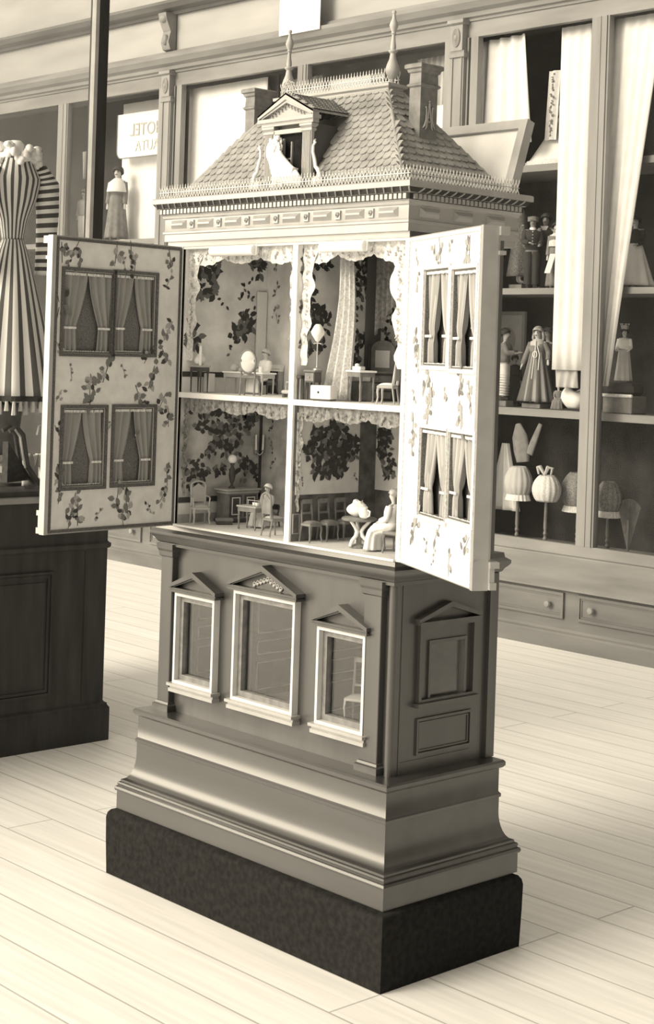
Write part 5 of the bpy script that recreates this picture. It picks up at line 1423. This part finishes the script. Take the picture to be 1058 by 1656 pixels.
sheet('white cloth hanging beside the case pilaster right of the chimney', X(692), X(733), 2.3, 3.10, 4.42, M_WHITE, .010, 4)
m = MB(); a = ony((420, 122), 4.42); b = ony((441, 160), 4.42)
m.prism([(0, 0), (b.x - a.x, 0), (b.x - a.x, b.z - a.z - .25), (b.x - a.x - .03, b.z - a.z)], (0, 0, 0), (1, 0, 0), (0, 0, 1), (0, .02, 0))
o = m.build('bracket_board', M_FURND); o.location = (a.x, 4.47, a.z); tag(o, 'dark slanting bracket under the case rail beside the white sheet', 'bracket')
sheet('white sheet standing in for a window reflection behind the lettered card in the left bay', X(172), X(266), 1.5, 3.44, 4.54, M_WHITE, .005, 4)  # white sheet added for the glare of windows mirrored in this bay
# reversed lettering mirrored in the glass, built as a white card
cd = Fr((0, 4.44, 0), (1, 0, 0)); c0 = ony((191, 190), 4.44); c1 = ony((268, 240), 4.44); w = c1.x - c0.x + .05; h = .34
m = MB()
def rr(i):
    return [(i, i)] and [(i + .06 * (1 - math.cos(g)), i + .06 * (1 - math.sin(g))) for g in [PI / 2 * k / 6 for k in range(7)]] + [(w - i, i), (w - i, h - i), (i, h - i)]
m.prism(rr(0), (0, 0, 0), (1, 0, 0), (0, 0, 1), (0, .004, 0))
z_card = c1.z - .04
t = thing('reflected_sign_card', 'white card standing in for faint lettering reflected in the left case glass', 'card', (c0.x, 4.44, z_card)); m.build('board', M_WHITE, t)
m = MB(); m.tube([(0, -.002, h), (0, -.002, .06)] + [(.06 * (1 - math.cos(g)), -.002, .06 * (1 - math.sin(g))) for g in [PI / 2 * k / 6 for k in range(1, 7)]] + [(w, -.002, 0)], .004, 5); m.build('outline', M_FURN, t)
def text(s, size, mt, parent, x, z, mirror=True):
    cu = bpy.data.curves.new('lettering', 'FONT'); cu.body = s; cu.size = size; cu.extrude = .001; cu.align_x = 'CENTER'
    ob = bpy.data.objects.new('lettering', cu); COL.objects.link(ob)
    me = bpy.data.meshes.new_from_object(ob.evaluated_get(bpy.context.evaluated_depsgraph_get())); bpy.data.objects.remove(ob)
    for v in me.vertices: v.co = ((-v.co.x if mirror else v.co.x), 0 - v.co.z, v.co.y)
    o = bpy.data.objects.new('lettering', me); COL.objects.link(o); me.materials.append(mt); o.parent = parent; o.location = (x, -.004, z)
    return o
text('HOTEL', .135, M_CLOTHG, t, w * .56, .165); text('AUTA', .115, mat('faint_grey_ink', .62, .8), t, w * .58, .045)

def doll(name, label, px, y, shelf, S, rz, armL, armR, dress, hairm, trousers=None, skirt_m=None, long=.0, skin=None, lean=(0, 0), head=(0, 0), sleeve_m=None, zt=.62, zb=.03, rb=.20, folds=9, block=None, feet_up=0):
    p = ony((px, 500), y); z = shelf + (block[1] if block else 0) + .003
    t = thing(name, label, 'doll', (p.x, y, z), R_(rz))
    b, J = body(t, S, skin or M_SKIN, armL, armR, lean, head=head)
    face(t, J, S); bodice(t, J, S, dress)
    for n in 'LR': sleeve(t, J, n, S, sleeve_m or dress, upto=.95)
    if skirt_m: skirt(t, 'skirt', S, zt, zb, .10, rb, skirt_m, folds, uvs=True if 'stripe' in skirt_m.name else None)
    if trousers:
        m = MB()
        for n in 'LR':
            h_, k_, a_ = (Vector(J[q + n][0]) for q in ('hip', 'kn', 'an'))
            m.tube([h_ + Vector((0, 0, .06 * S)), h_.lerp(k_, .5), k_, k_.lerp(a_, .5), a_ + Vector((0, 0, .015 * S))], [.074 * S, .070 * S, .062 * S, .056 * S, .058 * S], 10)
        m.build('trousers', trousers, t, smooth=60)
        m = MB()
        for n in 'LR':
            a_, q_ = Vector(J['an' + n][0]), Vector(J['to' + n][0]); m.tube([a_ + Vector((0, .01 * S, -.02 * S)), a_.lerp(q_, .5) + Vector((0, 0, -.004 * S)), q_], [.030 * S, .028 * S, .022 * S], 8)
        m.build('shoes', M_DKCL, t, smooth=60)
    if hairm: hair(t, J, S, hairm, long)
    if block:
        m = MB(); m.bbox(-block[0], block[0], -block[0] * .7, block[0] * .7, 0, block[1] - .0005, .003)
        o = m.build('wooden_block', M_FURN); o.location = (p.x, y, shelf); tag(o, block[2], 'block')
    return t, J, S
# upper shelf: four standing figures
t, J, S = doll('costume_doll', 'tall doll in long tweed coat with pointed hood on the upper shelf', 838, 4.58, S2, .43, 150, DOWN, DOWNR, M_TWEED, None, skirt_m=M_TWEED, zt=.80, zb=.10, rb=.19, folds=5, block=(.05, .03, 'wooden block under the hooded tweed-coated doll'))
m = MB(); f = Vector(J['face'][0]); m.lathe([(.12 * S, -.20 * S), (.10 * S, -.10 * S), (.085 * S, 0), (.07 * S, .06 * S), (.03 * S, .13 * S), (.006 * S, .16 * S)], (f.x, f.y + .01 * S, f.z), 14); m.build('hood', M_TWEED, t, smooth=60)
t, J, S = doll('costume_doll', 'capped doll with pale collar and buttoned dark jacket on the upper shelf', 858, 4.52, S2, .42, 40, ((-.03, -.05, -.15), (.06, -.14, -.17)), FWDR, M_DKCL, None, trousers=M_DKCL, skin=M_SKIND)
m = MB(); f = Vector(J['face'][0]); m.lathe([(.076 * S, .0), (.080 * S, .03 * S), (.078 * S, .065 * S), (.02 * S, .078 * S)], (f.x, f.y, f.z), 14); m.box(f.x - .04 * S, f.x + .04 * S, f.y - .11 * S, f.y - .05 * S, f.z + .01 * S, f.z + .02 * S); m.build('cap', M_MDCL, t, smooth=50)
m = MB(); c = Vector(J['neckb'][0]); m.lathe([(.060 * S, -.03 * S), (.052 * S, .0), (.040 * S, .03 * S)], tuple(c), 14); m.build('collar', M_CLOTH, t, smooth=50)
m = MB(); c = Vector(J['chest'][0])
for q in range(5): m.ball((c.x, c.y - .098 * S, c.z + .05 * S - .045 * S * q), .010 * S, 0, 8, 6)
m.build('buttons', M_PALE, t)
m = MB(); c = Vector(J['waist'][0]); m.lathe([(.092 * S, -.02 * S), (.096 * S, 0), (.092 * S, .025 * S)], tuple(c), 18, sy=.8); m.build('belt', M_PALE, t, smooth=50)
t, J, S = doll('costume_doll', 'bareheaded doll with white sleeves and long dark apron on the upper shelf', 879, 4.62, S2, .44, 25, DOWN, DOWNR, M_DKCL, M_HAIRD, skirt_m=M_DKCL, zt=.62, zb=.03, rb=.14, folds=6, sleeve_m=M_CLOTH, skin=M_SKIND)
m = MB(); c = Vector(J['neckb'][0]); m.prism([(-.055 * S, .02 * S), (.055 * S, .02 * S), (0, -.085 * S)], (c.x, c.y - .085 * S, c.z), (1, 0, 0), (0, 0, 1), (0, .01 * S, 0)); m.build('collar', M_CLOTH, t)
t, J, S = doll('costume_doll', 'doll in lace kerchief with white sash, half hidden by the tall drape', 897, 4.54, S2, .38, 20, DOWN, DOWNR, M_MDCL, M_HAIRD, skirt_m=M_MDCL, rb=.15)
m = MB(); c = Vector(J['chest'][0]); m.lathe([(.125 * S, -.10 * S), (.118 * S, 0), (.075 * S, .09 * S), (.045 * S, .11 * S)], tuple(c), 18, sy=.85); m.build('kerchief', M_LACE, t, smooth=60)
m = MB(); c = Vector(J['waist'][0]); m.grid(6, 8, lambda u, v: (c.x - .05 * S + .09 * S * u - .05 * S * v, c.y - (.13 + .10 * v) * S, c.z - .10 * S - .30 * S * v)); m.build('sash', M_CLOTH, t, solid=.003)
# middle shelf
pnl = ony((805, 600), 4.74); pr2 = ony((848, 600), 4.74)
t = thing('framed_panel', 'pale framed cloth panel with faint oval standing behind the trousered doll', 'panel', (pnl.x, 4.74, S1))
fp2 = Fr((0, 0, 0), (1, 0, 0)); pw_ = pr2.x - pnl.x; x00 = -.02
m = MB(); fframe(m, fp2, x00, pw_, .002, .575, .022, -.01, .01); m.build('frame', M_PALE, t)
m = MB(); fbox(m, fp2, x00 + .02, pw_ - .02, .02, .555, -.006, -.002); m.build('cloth', M_PAPERW, t)
m = MB(); m.lathe([(.001, 0), (.060, 0), (.060, .002), (.001, .002)], (pw_ * .35, .002, .40), 24, sy=1.3, rot=Matrix.Rotation(PI / 2, 3, 'X')); m.build('oval', M_CLOTHG, t)
t, J, S = doll('costume_doll', 'dark-haired doll in grey jacket and ruffled white trousers, seen in profile', 819, 4.52, S1, .42, 118, ((-.02, -.06, -.13), (.03, -.16, -.13)), ((.02, -.07, -.13), (-.01, -.18, -.12)), M_MDCL, M_HAIRD, trousers=M_CLOTH, block=(.05, .035, 'wooden block under the doll in ruffled white trousers'))
m = MB()
for q in range(9):
    for n in 'LR':
        a_, h_ = Vector(J['an' + n][0]), Vector(J['hip' + n][0]); c = a_.lerp(h_, .06 + q * .09); m.lathe([(.060 * S, -.012 * S), (.078 * S, 0), (.060 * S, .012 * S)], tuple(c), 10)
m.build('ruffles', M_LACE, t, smooth=60)
doll('costume_doll', 'dark-gowned doll standing in shadow behind the ruffled trousers', 836, 4.66, S1, .30, 60, DOWN, DOWNR, M_DKCL, M_HAIRD, skirt_m=M_DKCL, rb=.16)
M_LONG = stripe_mat('banded_stripe_gown_cloth', .11, .30, 0, 11, .6)
t, J, S = doll('costume_doll', 'fair long-haired doll in long banded grey gown with pale ribbons', 872, 4.55, S1, .44, 10, ((-.06, -.01, -.15), (-.11, -.04, -.30)), ((.06, .02, -.12), (.10, -.06, -.24)), M_MDCL, M_HAIRL, skirt_m=M_LONG, long=.13, zt=.68, zb=.02, rb=.25, folds=11, block=(.07, .028, 'low wooden block under the long-gowned fair doll'))
m = MB(); c = Vector(J['chest'][0]); y = c.y - .10 * S
m.tube([(.02 * S, y, c.z + .10 * S), (.03 * S, y - .01 * S, c.z), (.03 * S, y - .04 * S, c.z - .15 * S), (.035 * S, y - .10 * S, c.z - .42 * S)], .007 * S, 5)
m.tube([(.03 * S + .03 * S * math.sin(g), y - .02 * S, c.z - .05 * S - .045 * S * (1 - math.cos(g))) for g in [i * .7 for i in range(10)]], .007 * S, 5)
m.tube([(.05 * S, y, c.z + .02 * S), (.10 * S, y - .02 * S, c.z - .10 * S), (.12 * S, y - .08 * S, c.z - .30 * S)], .007 * S, 5); m.build('ribbons', M_CLOTH, t)
m = MB(); c = Vector(J['neckb'][0]); m.lathe([(.115 * S, -.06 * S), (.10 * S, -.01 * S), (.05 * S, .03 * S)], tuple(c), 18, sy=.9); m.build('cape_collar', M_CLOTHG, t, smooth=60)
t, J, S = doll('costume_doll', 'dark-haired doll looking over the shoulder of the fair long-haired doll', 889, 4.72, S1, .47, -10, FWD, FWDR, M_DKCL, M_HAIRD, skirt_m=M_DKCL, rb=.16, skin=M_SKIND)
# seated little pair at the foot of the drape
p = ony((905, 660), 4.52)
seated_doll('tiny dark-clad doll sitting at the foot of the tall drape', (p.x - .01, 4.52, S1), R_(30), .18, M_MDCL, M_HAIRD)
m = MB()
def bas(u, v):
    g = 2 * PI * u; r = .075 * math.sin(.5 + v * 2.0) * (1 + .08 * math.sin(5 * g)); return (1.2 * r * math.cos(g), .8 * r * math.sin(g), .11 * v * (1 + .15 * math.sin(2 * g)))
m.grid(30, 10, bas, 0, wrap=True)
o = m.build('cloth_bundle', M_CLOTH, smooth=70, solid=.003); o.location = (ony((930, 660), 4.51).x, 4.51, S1 + .013); tag(o, 'open white cloth bundle lying at the foot of the tall drape', 'bundle')
# tall white drapes added in place of window reflections on the case glass
def X2(px, y, r=300): return ony((px, r), y).x
sheet('tall white drape standing in for a window reflection, left of the thick upright', X2(901, 4.37), X2(950, 4.37), 1.50, 3.445, 4.37, M_CLOTH, .008, 3, name='reflection_drape', cat='drape')
sheet('lower hem of pale cloth hanging under the tall white drape', X2(912, 4.42), X2(948, 4.42), 1.40, 1.50, 4.40, M_CLOTHG, .010, 3, name='drape_hem', cat='drape')
sheet('tall white drape standing in for a window reflection, right of the thick upright', X2(986, 4.42), X2(1075, 4.42), 1.42, 3.445, 4.37, M_CLOTH, .008, 5, skew=(-.02, -.30), name='reflection_drape', cat='drape')
m = MB()
def cur(u, v): return (u * .36 + .09 * u * v - .02 * v, .020 * math.sin(u * 24 + v) * (.6 + .4 * v) - .03 * u, -.66 * v * (1 - .04 * u))
m.grid(60, 16, cur)
c = ony((782, 62), 4.38); o = m.build('gathered_curtain', M_CLOTH, smooth=80, solid=.002); o.location = (c.x, 4.38, 3.44); tag(o, 'gathered white curtain at the top of the case above the flap', 'curtain')
c = ony((800, 192), 4.50); t = thing('dark_hat', 'flat dark hat lying below the gathered white curtain', 'hat', (c.x, 4.56, S3 + .255)); m = MB(); m.lathe([(.10, 0), (.105, .006), (.055, .012), (.052, .05), (.02, .058)], (0, 0, 0), 20, sy=.7); m.build('felt', M_DKCL, t, smooth=45); m = MB(); m.box(-.02, .05, -.04, -.02, .03, .065); m.build('ribbon', M_CLOTHG, t)
m = MB(); m.bbox(-.13, .13, -.09, .09, 0, .253, .004); o = m.build('hat_box', M_DKCL); o.location = (c.x, 4.56, S3); tag(o, 'black box carrying the flat dark hat, behind the roof flap', 'box')
m = MB(); fr_ = Fr((0, 0, 0), (1, 0, 0)); m.grid(12, 14, lambda u, v: (u * .085 - .02 * v, .006 * math.sin(u * 9), -.40 * v)); 
for k in range(7): sprig(m, fr_, .04 - .015 * k / 7, -.05 - .05 * k, .04, 5, (1,), h=.010)
c = ony((887, 115), 4.46); o = m.build('flowered_ribbon', [M_PAPER, M_LEAFM], solid=.002); o.location = (c.x, 4.47, c.z); tag(o, 'flowered cloth strip hanging right of the gathered white curtain', 'cloth')
# white lace canopy / gown on the top shelf
c = ony((905, 262), 4.60); t = thing('lace_gown', 'white cone-shaped lace gown spread on the top shelf', 'gown', (c.x + .02, 4.60, S3)); m = MB()
m.grid(60, 14, lambda u, v: ((.02 + .22 * v) * (1 + .05 * math.sin(11 * 2 * PI * u) * v) * math.cos(2 * PI * u), (.02 + .14 * v) * math.sin(2 * PI * u), .30 - .298 * v), 0, wrap=True); m.build('skirt', M_CLOTH, t, smooth=70, solid=.003)
m = MB(); m.grid(60, 3, lambda u, v: ((.243 + .010 * math.sin(60 * u)) * math.cos(2 * PI * u), .163 * math.sin(2 * PI * u), .030 - .028 * v), 0, wrap=True); m.build('lace_hem', M_LACE, t, solid=.003)
m = MB(); m.ball((0, 0, .33), (.04, .035, .045), 0, 12, 8); m.build('gathered_top', M_CLOTHG, t)
# bonnets on turned stands in the bottom compartment
def bonnet(label, px, y, w, h, mt, zc, stand=M_FURN, lace=True, bow=False):
    p = ony((px, 800), y); t = thing('bonnet_stand', label, 'bonnet', (p.x, y, S0))
    m = MB(); m.lathe([(.035, 0), (.035, .010), (.010, .018), (.008, .04), (.014, .055), (.008, .07), (.014, .085), (.008, .10), (.012, .12), (.008, zc - h * .4), (.02, zc - h * .3)], (0, 0, 0), 12); m.build('turned_stand', stand, t, smooth=40)
    m = MB()
    def fn(u, v):
        g = 2 * PI * u; r = w * (math.sin(PI * (.10 + .72 * v)) ** .6) * (1 + .04 * math.sin(14 * g)); return (r * math.cos(g), r * .85 * math.sin(g), zc + h / 2 - h * v)
    m.grid(56, 14, fn, 0, wrap=True); m.build('bonnet_cloth', mt, t, smooth=70, solid=.003)
    if lace:
        m = MB(); m.grid(60, 4, lambda u, v: (w * (.80 + .12 * v) * (1 + .05 * math.sin(2 * PI * 18 * u)) * math.cos(2 * PI * u), w * (.68 + .12 * v) * math.sin(2 * PI * u), zc - h * .46 - .035 * v), 0, wrap=True); m.build('lace_frill', M_LACE, t, solid=.002)
    if bow:
        for s in (-1, 1):
            m = MB(); m.tube([(0, -.02, zc + h / 2), (s * .03, -.03, zc + h / 2 + .05), (s * .055, -.02, zc + h / 2 + .045), (s * .045, -.02, zc + h / 2 + .005)], [.008, .012, .010, .006], 6); m.build('bow_loop', M_CLOTHG, t)
    return t
bonnet('box-shaped pale bonnet with lace frill on turned stand, leftmost in bottom compartment', 838, 4.46, .085, .17, M_CLOTHG, .37, bow=False)
bonnet('round shiny pale bonnet with bow on turned stand in bottom compartment', 884, 4.44, .085, .15, M_LACE, .345, lace=False, bow=True)
bonnet('lace-edged shawl bonnet beside the thick upright in bottom compartment', 936, 4.60, .105, .20, M_LACEG, .34)
bonnet('grey ribbed bonnet on stand right of the thick upright', 985, 4.48, .075, .17, M_LACEG, .33)
p = ony((818, 760), 4.58)
m = MB(); m.grid(40, 16, lambda u, v: ((u - .5) * (.05 + .20 * v), .012 * math.sin(u * 20), .40 * (1 - v) + .005))
o = m.build('draped_shawl', M_CLOTH, smooth=80, solid=.003); o.location = (p.x - .01, 4.58, S0 + .17); tag(o, 'white shawl hanging from under the shelf in bottom compartment', 'shawl')
p = ony((852, 720), 4.49); t = thing('doll_jacket', 'small grey jacket with hanging sleeve beside the white shawl', 'jacket', (p.x, 4.49, S0 + .47)); t.scale = (1, .5, 1); m = MB(); m.tube([(-.07, 0, .23), (-.05, -.01, .16), (-.03, -.01, .08), (-.02, -.01, .01)], [.02, .055, .060, .045], 12); m.build('front', M_MDCL, t, smooth=60); m = MB(); m.tube([(.10, 0, .24), (.06, -.01, .14), (.03, -.02, .06)], [.014, .024, .026], 10); m.build('sleeve', M_MDCL, t, smooth=60)
p = ony((869, 835), 4.36); m = MB(); m.ball((0, 0, .030), (.017, .017, .029), 0, 14, 10); o = m.build('white_egg', M_WHITE, smooth=80); o.location = (p.x, 4.36, S0); tag(o, 'white egg shape on case floor below the shiny bonnet', 'egg')
# right bay: crowned doll on a trimmed box
p = ony((1010, 650), 4.53)
t = thing('trimmed_box', 'dark domed box with pale trimmed edge on shelf right of the thick upright', 'box', (p.x, 4.53, S1)); m = MB(); m.bbox(-.10, .10, -.07, .07, 0, .10, .006); m.build('body', M_MDCL, t); m = MB(); m.bbox(-.095, .095, -.065, .065, .10, .17, .02); m.build('lid', M_DKCL, t); m = MB()
for k in range(16): m.ball((-.10 + .2 * k / 15, -.076, .100), (.012, .012, .010), 0, 8, 6)
m.build('trim', M_LACE, t)
t, J, S = doll('crowned_doll', 'crowned pale doll standing on the trimmed box', 1012, 4.53, S1 + .1705, .30, 20, FWD, FWDR, M_CLOTH, M_HAIRD, skirt_m=M_CLOTHG, rb=.16)
m = MB(); f = Vector(J['face'][0]); m.lathe([(.062 * S, .05 * S), (.080 * S, .13 * S), (.076 * S, .13 * S), (.058 * S, .05 * S)], (f.x, f.y, f.z), 16)
for k in range(7):
    g = 2 * PI * k / 7; m.ball((f.x + .080 * S * math.cos(g), f.y + .080 * S * math.sin(g), f.z + .15 * S), .014 * S, 0, 8, 6)
m.build('crown', M_BRASS, t)
t, J, S = doll('costume_doll', 'doll in dark bodice and wide pale skirt at the right picture edge', 1024, 4.58, S2, .40, 10, FWD, FWDR, M_DKCL, M_HAIRD, skirt_m=M_CLOTH, rb=.28)
m = MB(); m.bbox(-.12, .30, -.06, .06, 0, .045, .004); o = m.build('dark_box', M_DKCL); o.location = (X2(1002, 4.40, 270), 4.50, S3); tag(o, 'long black box on the top shelf at the right edge', 'box')
p = ony((1018, 700), 4.55); t = thing('costume_fan', 'dark spread fan leaning above the ribbed bonnet', 'fan', (ony((1018, 790), 4.60).x, 4.60, S0)); m = MB()
for k in range(9):
    g = R_(40 + 12.5 * k); m.prism([(0, 0), (.10 * math.cos(g - .10), .34 + .10 * math.sin(g - .10) - .12), (.10 * math.cos(g + .10), .34 + .10 * math.sin(g + .10) - .12)], (0, .001 * k, 0), (1, 0, 0), (0, 0, 1), (0, .003, 0))
m.build('leaves', M_MDCL, t); m = MB(); m.tube([(0, 0, 0), (0, 0, .20)], .006, 6); m.build('handle', M_PALE, t)
# behind the left cabinet
doll('costume_doll', 'small pale doll far behind the cabinet glass at the upper left', 131, 4.46, 2.36, .42, 20, DOWN, DOWNR, M_CLOTHG, M_HAIRL, trousers=M_CLOTH)
m = MB(); m.box(-13.3, -6.80, YG + .03, 4.50, 2.32, 2.3595); vb(m, 'shelf', M_CASE)
sheet('pale grey shawl hanging high behind the black cabinet post', X(115), X(140), 2.88, 3.10, 4.50, M_CLOTHG, .012, 3, name='hanging_shawl', cat='shawl')
t, J, S = doll('costume_doll', 'doll in dark coat and white cape just right of the black cabinet post', 184, 4.41, 2.36, .56, 30, DOWN, DOWNR, M_MDCL, M_HAIRD, skirt_m=M_MDCL, rb=.16)
m = MB(); c = Vector(J['neckb'][0]); m.lathe([(.15 * S, -.16 * S), (.13 * S, -.04 * S), (.05 * S, .03 * S)], tuple(c), 18); m.build('cape', M_CLOTH, t, smooth=60)
